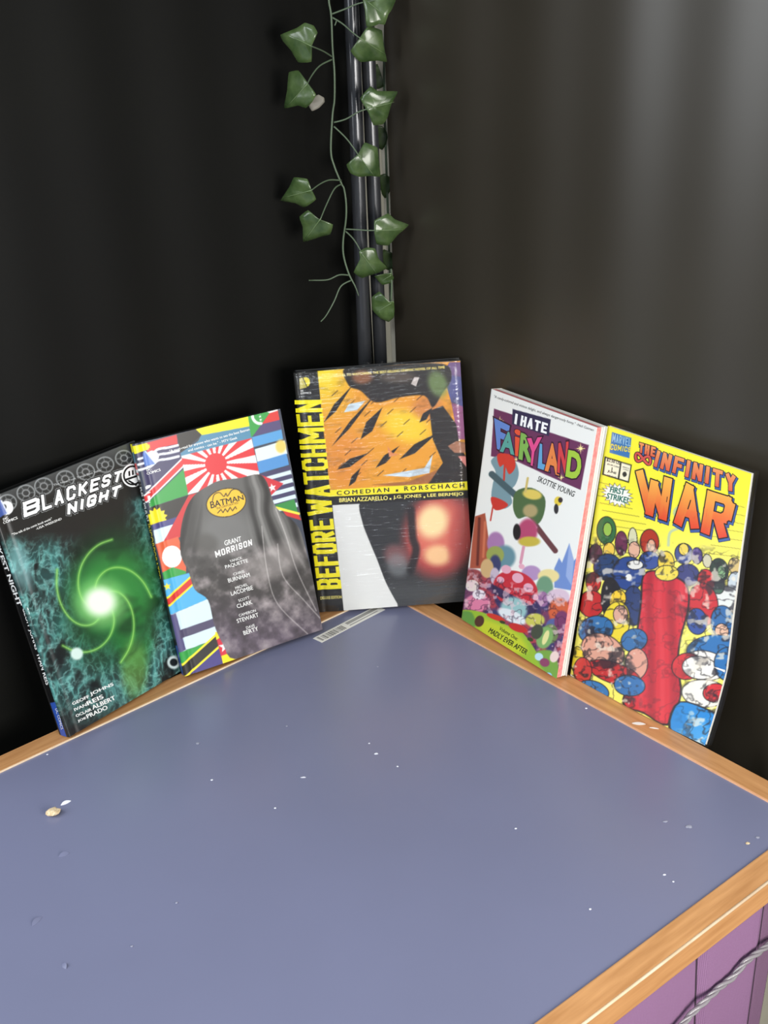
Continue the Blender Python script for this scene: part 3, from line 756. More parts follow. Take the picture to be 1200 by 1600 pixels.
# ================================================================== book 2: hardcover with flags
D2 = ([-0.22373, 1.04948, 0.00676], [0.87113, 0.49104, -0.00333], [-0.11217, 0.20559, 0.97219], 0.1678, 0.2566)
K4 = crop_of(200, 630, 3.637)
NAVY = (66, 62, 98); RED = (216, 58, 60); PALE = (214, 234, 240); SKY = (92, 168, 218); GRN = (58, 160, 72); BLK = (46, 43, 40)
def Z8(*pts): return [((380 + x / 15 - 200) * 3.637, (620 + y / 15 - 630) * 3.637) for x, y in pts]
def art2(X, Y):
    p = Paint(X, Y, (60, 66, 80))
    # left column of flags
    p.poly([(30, 240), (285, 175), (305, 312), (80, 385)], NAVY)
    p.poly([(100, 226), (277, 178), (283, 232), (190, 250), (112, 292)], RED)
    for k, (dy) in enumerate((0, 32, 64)):
        p.line([(60, 318 + dy), (130, 294 + dy), (170, 262 + dy), (230, 252 + dy), (288, 238 + dy)], (240, 244, 246), 13, 3, 1, True)
    p.poly([(0, 252), (108, 226), (118, 262), (30, 292), (0, 292)], (250, 240, 30)); p.star(112, 246, 16, (250, 240, 30), 0, 9, 0.6)
    p.ell(140, 302, 36, 32, (236, 240, 240), 0.1); p.poly([(92, 270), (112, 280), (158, 344), (96, 360), (84, 290)], (96, 130, 200)); p.line([(100, 274), (156, 342)], (220, 232, 245), 7)
    p.poly([(85, 385), (305, 312), (342, 520), (125, 592)], NAVY); p.poly([(342, 520), (125, 592), (120, 560), (318, 372)], GRN)
    p.line([(100, 545), (330, 318)], WHITE, 44); p.line([(100, 545), (330, 318)], (218, 56, 58), 28)
    p.poly([(308, 315), (342, 518), (352, 515), (318, 310)], (226, 214, 200), 3, 0.6)
    p.poly([(122, 594), (345, 522), (350, 640), (140, 690)], BLK)
    p.star(165, 652, 62, (250, 225, 30), -15, 12, 0.72); p.poly([(135, 690), (360, 620), (365, 660), (145, 722)], (72, 70, 128)); p.poly([(145, 722), (365, 655), (372, 740), (158, 800)], PALE)
    p.poly([(200, 792), (345, 522), (420, 500), (420, 700), (300, 760)], (206, 50, 54))
    p.poly([(158, 800), (285, 758), (330, 900), (330, 960), (205, 1000), (180, 880)], (226, 100, 62)); p.ell(250, 872, 56, 62, (246, 244, 240), 0.05)
    p.poly([(196, 962), (255, 932), (330, 955), (330, 968), (205, 1004)], GRN)
    p.poly([(203, 1004), (400, 950), (470, 1080), (460, 1110), (240, 1204)], (86, 178, 226)); p.line([(210, 1148), (400, 975)], (250, 224, 50), 50); p.line([(210, 1148), (400, 975)], (214, 56, 50), 30)
    p.star(224, 1042, 22, (250, 225, 40), -15)
    p.poly([(236, 1206), (470, 1105), (520, 1330), (290, 1420)], PALE); p.poly([(238, 1206), (272, 1194), (330, 1400), (288, 1424)], (92, 86, 128))
    p.poly([(290, 1292), (500, 1218), (505, 1264), (298, 1340)], (84, 78, 104))
    p.poly([(270, 1428), (500, 1340), (540, 1480), (300, 1560)], (78, 70, 130)); p.poly([(280, 1424), (510, 1335), (420, 1400), (290, 1530)], GRN)
    p.line([(290, 1548), (520, 1340)], (250, 232, 60), 74); p.line([(290, 1548), (520, 1340)], (48, 46, 44), 50)
    p.poly([(502, 1335), (545, 1312), (640, 1440), (540, 1482)], (214, 52, 68)); p.star(550, 1382, 36, WHITE, -10); p.poly([(530, 1436), (600, 1412), (640, 1450), (540, 1482)], (248, 226, 40))
    p.poly([(495, 1300), (520, 1300), (545, 1320), (502, 1345)], (250, 225, 40))
    # top row
    p.poly([(277, 178), (390, 145), (418, 182), (298, 282)], BLK); p.poly([(385, 148), (690, 64), (698, 132), (400, 214), (420, 180)], (250, 240, 26))
    p.poly([(415, 182), (400, 214), (298, 284), (303, 304), (705, 200), (696, 130)], (84, 140, 170))
    p.poly(Z8((110, 440), (520, 322), (625, 380), (220, 930), (180, 930)), GRN); p.poly(Z8((515, 325), (800, 250), (815, 328), (620, 384)), (238, 238, 234))
    p.poly(Z8((620, 380), (815, 325), (850, 540), (430, 645)), (218, 60, 56)); p.poly(Z8((435, 640), (850, 540), (895, 760), (215, 935)), (84, 74, 116))
    p.line(Z8((215, 410), (225, 500), (280, 580), (350, 620), (420, 625)), (236, 246, 236), 16, 3, 1, True)
    for q in Z8((380, 375), (395, 460), (410, 540)): p.star(q[0], q[1], 9, (236, 246, 236), -10)
    p.poly(Z8((205, 945), (895, 765), (935, 990), (245, 1180)), (90, 160, 214)); p.poly([(720, 262), (890, 212), (905, 288), (735, 334)], (222, 238, 242)); p.ell(868, 246, 30, 38, (236, 206, 110), 0.6)
    p.poly([(733, 334), (900, 286), (915, 350), (745, 400)], (82, 146, 206))
    for k in range(5):
        y = 400 + 46 * k
        p.poly([(745 + 6 * k, y + 4), (918 + 9 * k, y - 44), (924 + 9 * k, y - 20), (750 + 6 * k, y + 28)], NAVY); p.poly([(750 + 6 * k, y + 28), (924 + 9 * k, y - 20), (930 + 9 * k, y + 4), (756 + 6 * k, y + 50)], PALE)
    p.poly([(745, 404), (884, 456), (792, 545)], (206, 48, 60)); p.star(820, 480, 24, WHITE, -15)
    p.poly([(830, 580), (945, 545), (965, 620), (850, 590)], (52, 140, 66)); p.line([(840, 594), (970, 628)], (248, 230, 70), 14); p.poly([(880, 612), (970, 634), (985, 665), (900, 640)], (206, 52, 48))
    # red and white sunburst
    ang = np.arctan2(Y - 345, X - 500); ray_ = np.clip(np.sin(ang * 16 + 0.4) * 4 + 0.5, 0, 1)
    S = Paint(X, Y, (246, 244, 240)); S.mix(ray_, (220, 50, 56)); S.ell(500, 345, 62, 62, (220, 50, 56), 0.05)
    p.poly([(303, 300), (702, 198), (747, 404), (342, 520)], S.C)
    # grey drapery filling the middle and the lower right
    drape = [(300, 720), (330, 600), (380, 520), (455, 470), (520, 440), (640, 424), (740, 404), (790, 450), (840, 590), (930, 660), (985, 740), (1040, 950), (1125, 1290), (860, 1370), (610, 1455), (540, 1370), (490, 1260), (455, 1120), (380, 1060), (345, 960), (300, 860)]
    g = Paint(X, Y, (96, 95, 92))
    g.mix(np.clip((Y - 760) / 240, 0, 1) * 0.85, (66, 62, 60)); g.mix(np.clip((Y - 1060) / 260, 0, 1) * 0.75, (108, 94, 110))
    n = fbm(X, Y, 60, 71, 5); g.mix(np.clip((Y - 740) / 120, 0, 1) * np.clip(n - 0.45, 0, 1) * 2.2, (170, 160, 160)); g.mix(np.clip(0.5 - n, 0, 1) * 1.6 * np.clip((Y - 800) / 150, 0, 1), (34, 30, 30))
    f2 = np.sin((X - 0.36 * (Y - 400)) / 15 + 5 * vnoise(X, Y, 160, 5)); rgt = np.clip((X - 640 - 0.1 * (Y - 400)) / 60, 0, 1) * np.clip((1000 - Y) / 200, 0, 1)
    g.mix(np.clip(f2, 0, 1) * rgt * 0.75, (26, 24, 23)); g.mix(np.clip(-f2 - 0.5, 0, 1) * rgt * 0.8, (190, 188, 184))
    lf = np.clip((430 - X) / 60, 0, 1) * np.clip((900 - Y) / 100, 0, 1); g.mix(np.clip(np.sin((X + .2 * Y) / 14), 0, 1) * lf * 0.85, (24, 22, 22)); g.mix(lf * 0.5, (40, 38, 37))
    g.ell(560, 730, 150, 120, (122, 122, 120), 0.9, 0, 0.7); g.ell(830, 900, 170, 90, (186, 178, 174), 0.9, -25, 0.5); g.ell(440, 800, 70, 60, (86, 84, 80), 0.8, 0, .7)
    for a in ([(840, 600), (900, 760), (960, 950), (1070, 1180)], [(760, 700), (790, 950), (850, 1140), (1020, 1310)], [(850, 800), (880, 980), (1000, 1120), (1090, 1220)]):
        g.line(a, (214, 208, 204), 5, 5, 0.6, True)
    p.curvepoly(drape, g.C, 3)
    # yellow oval
    p.ell(558, 565, 116, 82, (40, 34, 24), 0.04, -13); p.ell(558, 565, 111, 77, (240, 192, 52), 0.04, -13)
    p.line([(480, 556), (490, 520), (520, 508), (545, 530), (556, 512), (566, 528), (590, 494), (625, 490), (645, 512)], (50, 40, 26), 5, 3, 1, True)
    p.line([(510, 624), (528, 604), (540, 622), (552, 600), (566, 618), (580, 592), (594, 612), (610, 588), (616, 600)], (50, 40, 26), 5, 3)
    return p.C
bk2, pl2, front2, sp2, sd2 = hardcover('hardcover_book', D2, 0.0132, 'hardcover book with colourful flags, a sunburst and a yellow oval on its cover', art2, K4, None, M['grey_paper'], M['black'])
def spine2(X, Y):
    p = Paint(X, Y, (24, 23, 22))
    p.poly([(-30, 240), (120, 215), (125, 290), (-10, 300)], (250, 240, 30)); p.poly([(-10, 285), (90, 270), (110, 345), (0, 350)], (84, 130, 150))
    p.poly([(10, 345), (110, 335), (130, 400), (20, 410)], RED); p.poly([(20, 380), (120, 372), (122, 392), (22, 400)], WHITE); p.poly([(20, 415), (130, 405), (130, 430), (30, 440)], WHITE)
    p.poly([(100, 1180), (240, 1130), (300, 1330), (180, 1380)], (40, 60, 50)); low = np.clip((Y - 1375) / 4, 0, 1); p.mix(low, (52, 92, 168)); return p.C
s2 = add_spine(bk2, pl2, sp2, sd2, spine2, K4, 0.0132)
pr = Print(sp2, K4[1], sd2, s2, 'text_line')
pr.row('BATMAN', (62, 480), (100, 672), 24, WHITE, bold=0.03, up=(0.97, -0.2)); pr.row('INCORPORATED', (104, 690), (168, 1004), 22, (246, 214, 40), bold=0.02, up=(0.97, -0.2))
pr.row('GRANT MORRISON', (190, 1094), (232, 1300), 15, WHITE, bold=0.01, up=(0.97, -0.2))
pr.flush()
pr = Print(pl2, K4[1], groove, front2, 'text_line')
pr.row('DC', (108, 388), (134, 380), 13, WHITE, 2, 0.03); pr.row('COMICS', (110, 408), (186, 384), 14, WHITE, 2, 0.03)
pr.row('"A must-read for anyone who wants to see the best Batman', (238, 280), (692, 154), 15, WHITE, 2, 0.015, lower=True); pr.row('and comics - can be." - MTV Geek', (342, 276), (622, 202), 15, WHITE, 2, 0.015, lower=True)
pr.quad('BATMAN', (466, 560), (652, 520), (658, 548), (472, 598), (52, 40, 26), 2, 0.02); pr.row('INCORPORATED', (506, 604), (628, 570), 12, (60, 48, 30), 2, 0.0)
pr.quad('GRANT', (546, 782), (640, 756), (644, 784), (550, 810), WHITE, 2, 0.02); pr.block('MORRISON', (492, 842), (702, 772), (706, 806), (500, 878), WHITE, 2, 7, 0.3)
for a, b, (x, y), (x2, y2), (x3, y3), (x4, y4) in (('YANICK', 'PAQUETTE', (580, 906), (650, 884), (556, 944), (684, 906)), ('CHRIS', 'BURNHAM', (600, 980), (662, 962), (572, 1020), (694, 984)),
        ('MICHEL', 'LACOMBE', (612, 1058), (682, 1036), (588, 1094), (712, 1058)), ('SCOTT', 'CLARK', (630, 1130), (692, 1110), (622, 1166), (708, 1140)),
        ('CAMERON', 'STEWART', (632, 1214), (728, 1184), (622, 1250), (744, 1212)), ('DAVE', 'BERTY', (674, 1284), (722, 1268), (660, 1318), (742, 1290))):
    pr.row(a, (x, y), (x2, y2), 15, WHITE, 2, 0.006); pr.row(b, (x3, y3), (x4, y4), 23, WHITE, 2, 0.01)
pr.flush()

# ================================================================== book 3: shrink-wrapped black and yellow hardcover
D3 = ([-0.08435, 1.17485, 0.00385], [0.99973, -0.00418, 0.02302], [-0.02228, 0.13076, 0.99116], 0.1837, 0.285)
K5 = crop_of(440, 550, 3.81)
def art3(X, Y):
    p = Paint(X, Y, (34, 33, 31))
    up = Paint(X, Y, (232, 158, 48))
    up.mix(np.clip((460 - X) / 180, 0, 1) * np.clip((420 - Y) / 260, 0, 1), (248, 220, 48)); up.ell(740, 440, 150, 90, (248, 214, 50), 0.9, 20, .8)
    up.ell(380, 640, 130, 160, (226, 140, 58), 0.9, 0, .7); up.ell(870, 330, 90, 70, (206, 128, 70), 0.8, 0, .8)
    n = fbm(X + Y * .5, Y * 2.5, 90, 81, 4)
    up.poly([(1000, 60), (1080, 60), (1100, 330), (1010, 300), (960, 120)], (112, 84, 128)); up.poly([(960, 130), (1080, 150), (1090, 330), (1010, 300)], (84, 86, 138)); up.poly([(1010, 300), (1095, 330), (1110, 520), (1050, 520)], (150, 90, 130))
    up.curvepoly([(380, 90), (620, 80), (960, 70), (1010, 160), (960, 240), (900, 330), (850, 260), (700, 270), (560, 300), (470, 230), (400, 200)], (40, 36, 34), 8)
    up.ell(930, 190, 55, 80, (120, 146, 88), .8, -20, .8); up.ell(480, 150, 60, 40, (196, 120, 70), .8, 0, .6); up.ell(690, 150, 110, 34, (110, 96, 84), .9, 0, .6)
    for (x0, y0), (x1, y1), wd in (((250, 420), (420, 200), 34), ((300, 560), (560, 250), 26), ((470, 520), (600, 330), 60), ((330, 700), (520, 600), 44), ((560, 690), (700, 560), 40), ((700, 640), (930, 480), 46), ((400, 800), (470, 690), 36), ((820, 420), (900, 330), 40)):
        dx, dy = x1 - x0, y1 - y0; L = math.hypot(dx, dy); nx_, ny_ = -dy / L * wd / 2, dx / L * wd / 2      # tapering ink slashes
        up.poly([(x0, y0), (x0 + dx * .35 + nx_, y0 + dy * .35 + ny_), (x1, y1), (x0 + dx * .45 - nx_, y0 + dy * .45 - ny_)], (38, 34, 32), 4)
    up.poly([(880, 350), (960, 320), (1040, 430), (1060, 560), (1110, 640), (1140, 790), (860, 800), (960, 660), (900, 520)], (40, 35, 33), 5)
    for k in range(26):                      # loose hatching
        x = 300 + (k * 97) % 640; y = 260 + (k * 61) % 500; up.line([(x, y), (x + 34, y - 30)], (70, 46, 28), 5, 3, .8)
    up.poly([(600, 735), (850, 690), (900, 610), (880, 720), (760, 745)], (206, 222, 234), 4); up.poly([(370, 360), (400, 310), (500, 290), (450, 345)], (206, 222, 232), 4); up.poly([(770, 190), (790, 150), (820, 150), (800, 205)], (206, 196, 190), 4)
    up.poly([(540, 790), (760, 770), (930, 700), (880, 780), (700, 800)], (150, 90, 60), 8, .8); up.poly([(990, 560), (1040, 530), (1105, 540), (1100, 600), (1030, 600)], (176, 120, 92), 4); up.poly([(1050, 620), (1108, 620), (1112, 700), (1080, 660)], (226, 140, 130)); up.poly([(630, 560), (660, 600), (700, 610), (640, 625)], (222, 140, 90), 4)
    up.mix(np.clip(n - 0.6, 0, 1) * 1.2, (60, 42, 28))
    p.poly([(212, 103), (1090, 52), (1140, 775), (288, 832)], up.C)
    p.poly([(288, 822), (1140, 768), (1140, 822), (290, 862)], (248, 232, 40)); p.poly([(290, 862), (1140, 820), (1145, 872), (300, 908)], (36, 34, 32))
    lo = Paint(X, Y, (228, 228, 224))
    lo.curvepoly([(470, 890), (620, 870), (900, 860), (1180, 860), (1180, 1560), (730, 1560), (690, 1500), (620, 1370), (570, 1240), (520, 1120), (480, 1010)], (52, 52, 52), 4)
    lo.ell(940, 1090, 210, 250, (176, 70, 66), .5, 12, .95); lo.ell(930, 1060, 150, 180, (222, 116, 96), .8, 12, .9); lo.ell(900, 1010, 90, 100, (250, 226, 168), .85, 20, .95); lo.ell(930, 1210, 80, 60, (248, 206, 150), .9, 0, .9)
    lo.ell(1060, 1080, 60, 190, (196, 84, 78), .8, 8, .7); lo.ell(680, 1210, 70, 60, (150, 96, 96), .9, 30, .7); lo.ell(690, 1270, 60, 70, (136, 140, 142), .9, -30, .6)
    lo.mix(np.clip((Y - 1330) / 80, 0, 1) * (X > 620) * 0.8 * np.clip(1 - lo.C[..., 0] / 200, 0, 1), (80, 82, 82)); lo.line([(770, 940), (780, 1100), (800, 1180), (770, 1300)], (38, 36, 36), 46, 20, .9, True)
    p.poly([(302, 912), (1150, 866), (1180, 1560), (372, 1560)], lo.C)
    # publisher disc
    p.ell(142, 180, 27, 30, (240, 222, 60), .08); p.poly([(106, 160), (126, 150), (150, 212), (108, 222)], (196, 184, 90), 4); p.line([(124, 150), (152, 208)], (40, 38, 34), 5)
    return p.C
bk3, pl3, front3, sp3, sd3 = hardcover('hardcover_book', D3, 0.018, 'shrink-wrapped black hardcover with tall yellow sideways title, standing in the corner', art3, K5, None, M['grey_paper'], M['black'])
def spine3(X, Y): return Paint(X, Y, (26, 25, 24)).C
add_spine(bk3, pl3, sp3, sd3, spine3, K5, 0.018)
pr = Print(pl3, K5[1], groove)
pr.block('BEFORE', (215, 1416), (164, 1000), (306, 992), (358, 1408), (250, 236, 30), 2, 21, 0.13, 0, 25); pr.block('WATCHMEN', (156, 976), (76, 288), (238, 284), (304, 966), (250, 236, 30), 2, 21, 0.13, 0, 24)
pr.build('title_lettering', front3, 'tall yellow title lettering running upwards')
pr = Print(pl3, K5[1], groove, front3, 'text_line')
pr.row('COMEDIAN', (330, 852), (640, 832), 24, (36, 32, 26), 2, 0.03, spacing=1.5); pr.row('RORSCHACH', (732, 826), (1088, 806), 26, (36, 32, 26), 2, 0.03, spacing=1.5)
pr.shape([(680, 818), (694, 817), (694, 831), (680, 832)], (36, 32, 26), 2)
pr.row('BRIAN AZZARELLO', (345, 894), (632, 880), 24, (246, 232, 120), 2, 0.025); pr.row('J.G. JONES', (666, 878), (832, 870), 24, (246, 232, 120), 2, 0.025); pr.row('LEE BERMEJO', (868, 868), (1082, 858), 24, (246, 232, 120), 2, 0.025)
for x, y in ((648, 874), (850, 864)): pr.shape([(x - 5, y - 5), (x + 5, y - 5), (x + 5, y + 5), (x - 5, y + 5)], (246, 232, 120), 2)
pr.row('PREQUEL TO WATCHMEN, THE BEST-SELLING GRAPHIC NOVEL OF ALL TIME', (304, 152), (972, 100), 17, (246, 226, 120), 2, 0.02)
pr.row('DELUXE EDITION', (232, 1474), (358, 1466), 17, (240, 226, 120), 2, 0.02); pr.row('DC', (114, 236), (130, 235), 9, WHITE, 2, 0.02); pr.row('COMICS', (114, 252), (176, 248), 11, WHITE, 2, 0.02)
pr.flush()
# the clear film around it: one skin with a crimped top and loose corners
bm = box_bm(-0.0006, pl3.w + 0.0006, -0.0006, 0.0188, -0.0006 + 0.0004, pl3.h + 0.0008)
bmesh.ops.subdivide_edges(bm, edges=bm.edges, cuts=22, use_grid_fill=True)
for v in bm.verts:
    a = v.co
    k = (math.sin(a.x * 160) + math.sin(a.x * 430 + a.z * 90) + math.sin(a.z * 610 + a.x * 50)) / 3
    if a.y < 0.0: a.y -= 0.0004 + 0.0003 * k
    if a.z > pl3.h: a.z += 0.0012 + 0.0010 * k
    if a.z < 0.0: a.z += 0.0
bm_obj('shrink_wrap', bm, M['shrink'], bk3, smooth=True)['label'] = 'clear shrink wrap with crinkles'

# ================================================================== book 4: white paperback
D4 = ([0.08116, 1.14059, 0.00437], [0.54165, -0.84046, 0.0154], [0.15254, 0.11628, 0.98143], 0.162, 0.2698)
K6 = crop_of(710, 600, 3.332)
def art4(X, Y):
    p = Paint(X, Y, (234, 234, 229))
    # title banner
    p.poly([(206, 128), (300, 158), (498, 252), (700, 318), (657, 552), (470, 470), (330, 405), (190, 376)], (104, 50, 88)); p.poly([(303, 130), (502, 184), (492, 272), (300, 208)], (48, 44, 76))
    for x, y, r in ((237, 192, 24), (657, 336, 28), (321, 392, 16), (556, 486, 20)): p.star(x, y, r, (250, 232, 150), 0, 4, 0.18, 2); p.star(x, y, r * .7, (250, 236, 170), 45, 4, 0.18, 2)
    # loose splashes of colour above a toy landscape
    p.curvepoly([(190, 400), (240, 370), (310, 395), (335, 460), (320, 520), (290, 560), (300, 620), (250, 650), (195, 600), (200, 520), (215, 460)], (120, 150, 160), 4)
    p.curvepoly([(225, 365), (300, 372), (318, 430), (285, 470), (260, 420), (235, 430)], (206, 60, 48), 4); p.curvepoly([(190, 590), (240, 600), (280, 630), (240, 655), (205, 650)], (200, 56, 48), 4)
    p.line([(262, 420), (258, 500)], (200, 56, 48), 10); p.line([(200, 640), (188, 710)], (196, 60, 50), 8); p.line([(195, 470), (330, 590)], (70, 92, 100), 34, 5); p.line([(330, 590), (520, 860)], (98, 68, 74), 14, 5); p.line([(440, 760), (525, 868)], (104, 62, 66), 28, 5)
    p.curvepoly([(320, 560), (400, 540), (470, 590), (465, 680), (430, 730), (380, 690), (330, 700), (305, 640)], (78, 104, 66), 5); p.ell(395, 660, 38, 34, (196, 168, 120), .5, 0, .8); p.ell(405, 575, 50, 26, (220, 196, 96), .4, 10); p.ell(380, 770, 52, 70, (178, 72, 108), .4, 10); p.ell(325, 770, 20, 42, (34, 30, 34), .3); p.ell(390, 820, 56, 26, (196, 176, 70), .4); p.line([(370, 560), (382, 490)], (206, 184, 110), 12)
    p.line([(360, 850), (345, 930)], (214, 150, 170), 16); p.ell(540, 610, 20, 24, (226, 200, 70), .3); p.ell(530, 650, 12, 26, (50, 48, 52), .3); p.ell(552, 604, 12, 14, (60, 50, 52), .3)
    # spires, stump and toadstools
    p.poly([(520, 960), (545, 905), (560, 930), (598, 830), (622, 920), (640, 900), (640, 1080), (520, 1060)], (112, 140, 198), 5); p.poly([(598, 830), (622, 920), (610, 1050), (580, 1000)], (150, 170, 214), 5)
    p.poly([(105, 690), (160, 672), (172, 760), (185, 860), (180, 960), (80, 960), (92, 820)], (168, 82, 60), 5); p.line([(130, 700), (120, 940)], (104, 44, 38), 14, 8); p.line([(160, 720), (150, 900)], (206, 116, 84), 12, 8)
    p.ell(215, 830, 45, 60, (166, 120, 168), .3); p.ell(262, 900, 56, 60, (102, 140, 152), .4); p.ell(212, 890, 46, 46, (150, 160, 84), .2); p.ell(212, 940, 30, 50, (60, 64, 104), .4)
    low = np.clip((Y - (960 + 0.30 * (X - 100))) / 30, 0, 1); nn = fbm(X, Y, 46, 91, 3)
    p.mix(low, (110, 62, 96)); p.mix(low * np.clip((nn - .5) * 8, 0, 1), (170, 66, 78)); p.mix(low * np.clip((0.42 - nn) * 9, 0, 1), (66, 60, 104))
    for x, y, rx, ry, c in ((100, 1010, 50, 46, (150, 70, 74)), (92, 1050, 36, 30, (230, 214, 206)), (120, 1140, 66, 46, (222, 128, 160)), (128, 1096, 34, 26, (236, 226, 232)), (170, 960, 34, 50, (206, 170, 120)), (210, 1000, 24, 44, (196, 180, 196)),
            (400, 985, 50, 40, (176, 142, 186)), (490, 1000, 56, 36, (232, 214, 150)), (470, 1060, 44, 60, (110, 150, 120)), (460, 1120, 30, 40, (150, 106, 150)), (540, 1110, 60, 44, (214, 190, 206)), (545, 1180, 56, 66, (206, 96, 60)), (520, 1260, 44, 40, (88, 98, 150)), (560, 1240, 40, 60, (120, 60, 100)), (500, 1300, 40, 50, (110, 130, 80))):
        p.ell(x, y, rx, ry, c, .25)
    p.ell(330, 1150, 130, 70, (62, 54, 96), .12, 24); p.ell(318, 1070, 120, 94, (196, 48, 60), .08, 24)
    p.poly([(195, 1040), (430, 1170), (420, 1210), (200, 1090)], (58, 48, 84), 6)
    for x, y, r in ((270, 965, 26), (330, 1010, 30), (385, 1060, 26), (240, 1020, 20), (350, 950, 16), (420, 1110, 18)): p.ell(x, y, r, r * .85, (226, 168, 186), .15, 20)
    p.ell(310, 1170, 70, 60, (150, 190, 190), .35, 20); p.ell(300, 1210, 80, 30, (224, 230, 232), .3, 25); p.ell(420, 1230, 50, 36, (200, 196, 90), .3)
    ink = np.clip(1 - np.abs(2 * fbm(X, Y, 40, 62, 3) - 1) * 9, 0, 1); p.mix(ink * low * .6, (54, 34, 56)); p.mix(np.clip((fbm(X, Y, 30, 77, 3) - .6) * 12, 0, 1) * low * .6, (232, 200, 206))
    # green meadow along the bottom
    p.curvepoly([(30, 1180), (150, 1190), (260, 1250), (350, 1290), (430, 1400), (480, 1500), (540, 1570), (420, 1620), (0, 1400), (20, 1250)], (150, 186, 54), 5); p.curvepoly([(120, 1220), (240, 1250), (340, 1310), (380, 1390), (300, 1400), (160, 1320)], (196, 206, 50), 30, .9)
    p.curvepoly([(30, 1190), (90, 1190), (110, 1260), (60, 1260)], (96, 150, 70), 10); p.curvepoly([(420, 1400), (520, 1400), (545, 1560), (470, 1500)], (120, 164, 70), 10)
    for x, y, rx, ry, c in ((215, 1215, 50, 14, (204, 60, 44)), (330, 1270, 50, 20, (196, 50, 44)), (130, 1235, 24, 30, (80, 52, 40)), (250, 1240, 16, 8, (60, 70, 40)), (395, 1330, 16, 10, (60, 70, 40)), (470, 1320, 42, 60, (126, 170, 100)), (475, 1320, 14, 40, (226, 220, 150)), (440, 1420, 22, 20, (186, 220, 230)), (470, 1450, 26, 22, (140, 70, 100)), (520, 1420, 22, 30, (236, 210, 200)), (490, 1520, 18, 18, (150, 200, 230)), (430, 1290, 30, 40, (70, 76, 60))):
        p.ell(x, y, rx, ry, c, .25, 20)
    return p.C
org, u, v, w4, h4 = D4; t4 = 0.0145
pl4 = Plane((org[0], org[1], org[2] + Z0), u, v, w4, h4)
bk4 = empty('paperback_book', matrix=pl4.matrix()); tag(bk4, 'white paperback book with pink page edges and a purple banner with multicoloured title letters', 'book', 'books standing along the table edge')
def bend4(A, B): return 0.0006 * np.clip(1 - A / 0.003, 0, 1) ** 2
front4 = sheet('front_cover', pl4, bk4, STEP, K6[0], art4, bend4, 0.0004)
bm_obj('back_cover', box_bm(0, w4, t4 - 0.0005, t4, 0, h4), M['white'], bk4)
bm_obj('spine', box_bm(0, 0.0006, 0.0006, t4 - 0.0006, 0, h4), M['white'], bk4)
bm_obj('pink_pages', box_bm(0.0008, w4 - 0.0008, 0.0006, 0.0072, 0.0006, h4 - 0.0004), M['pink_paper'], bk4)['label'] = 'pink edged front pages'
for k in range(4):
    a = 0.0074 + k * 0.0016; bm_obj('page_section', box_bm(0.0008, w4 - 0.0012 - 0.0006 * (k % 2), a, a + 0.0014, 0.0006, h4 - 0.0004 - 0.0004 * (k % 2)), M['paper'], bk4)
pr = Print(pl4, K6[1], bend4)
pr.block('I', (316, 152), (334, 158), (328, 212), (308, 206), (246, 246, 246), 3, 13); pr.block('HATE', (350, 163), (488, 206), (480, 260), (342, 216), (246, 246, 246), 3, 11, 0.22, 0, 12)
for ch, q, c in (('F', ((216, 190), (280, 222), (262, 346), (226, 330)), (96, 132, 200)), ('A', ((262, 250), (304, 262), (306, 362), (244, 346)), (86, 160, 150)), ('i', ((318, 236), (346, 246), (338, 376), (318, 370)), (226, 84, 56)),
        ('R', ((350, 262), (394, 276), (398, 402), (340, 384)), (126, 176, 84)), ('Y', ((388, 290), (446, 286), (420, 424), (388, 410)), (222, 78, 140)), ('L', ((448, 318), (476, 326), (490, 448), (440, 432)), (96, 160, 206)),
        ('A', ((492, 312), (530, 324), (540, 466), (478, 444)), (226, 130, 70)), ('N', ((546, 316), (592, 310), (584, 466), (540, 452)), (206, 64, 70)), ('D', ((598, 352), (662, 364), (650, 496), (584, 474)), (160, 196, 66))):
    kb = 0.35 if ch == 'i' else 1.0; nl_ = globals().get('nl_', 0) + 1
    pr.quad(ch, *q, (54, 26, 48), 3 + 0.2 * nl_, 0.085 * kb); pr.quad(ch, *q, c, 3.1 + 0.2 * nl_, 0.045 * kb)
pr.build('title_lettering', front4, 'white and multicoloured crooked title letters')
pr = Print(pl4, K6[1], bend4, front4, 'text_line')
pr.row('SKOTTIE YOUNG', (430, 506), (620, 588), 30, (40, 38, 40), 3, 0.012); pr.row('"A candy-colored and vicious delight, and always dangerously funny." -Neil Gaiman', (205, 70), (724, 246), 14, (60, 60, 60), 3, 0.0, lower=True)
pr.row('Volume One:', (232, 1278), (326, 1336), 20, (50, 56, 30), 3, 0.01, lower=True); pr.row('MADLY EVER AFTER', (176, 1292), (372, 1410), 27, (40, 44, 28), 3, 0.022)
pr.flush()

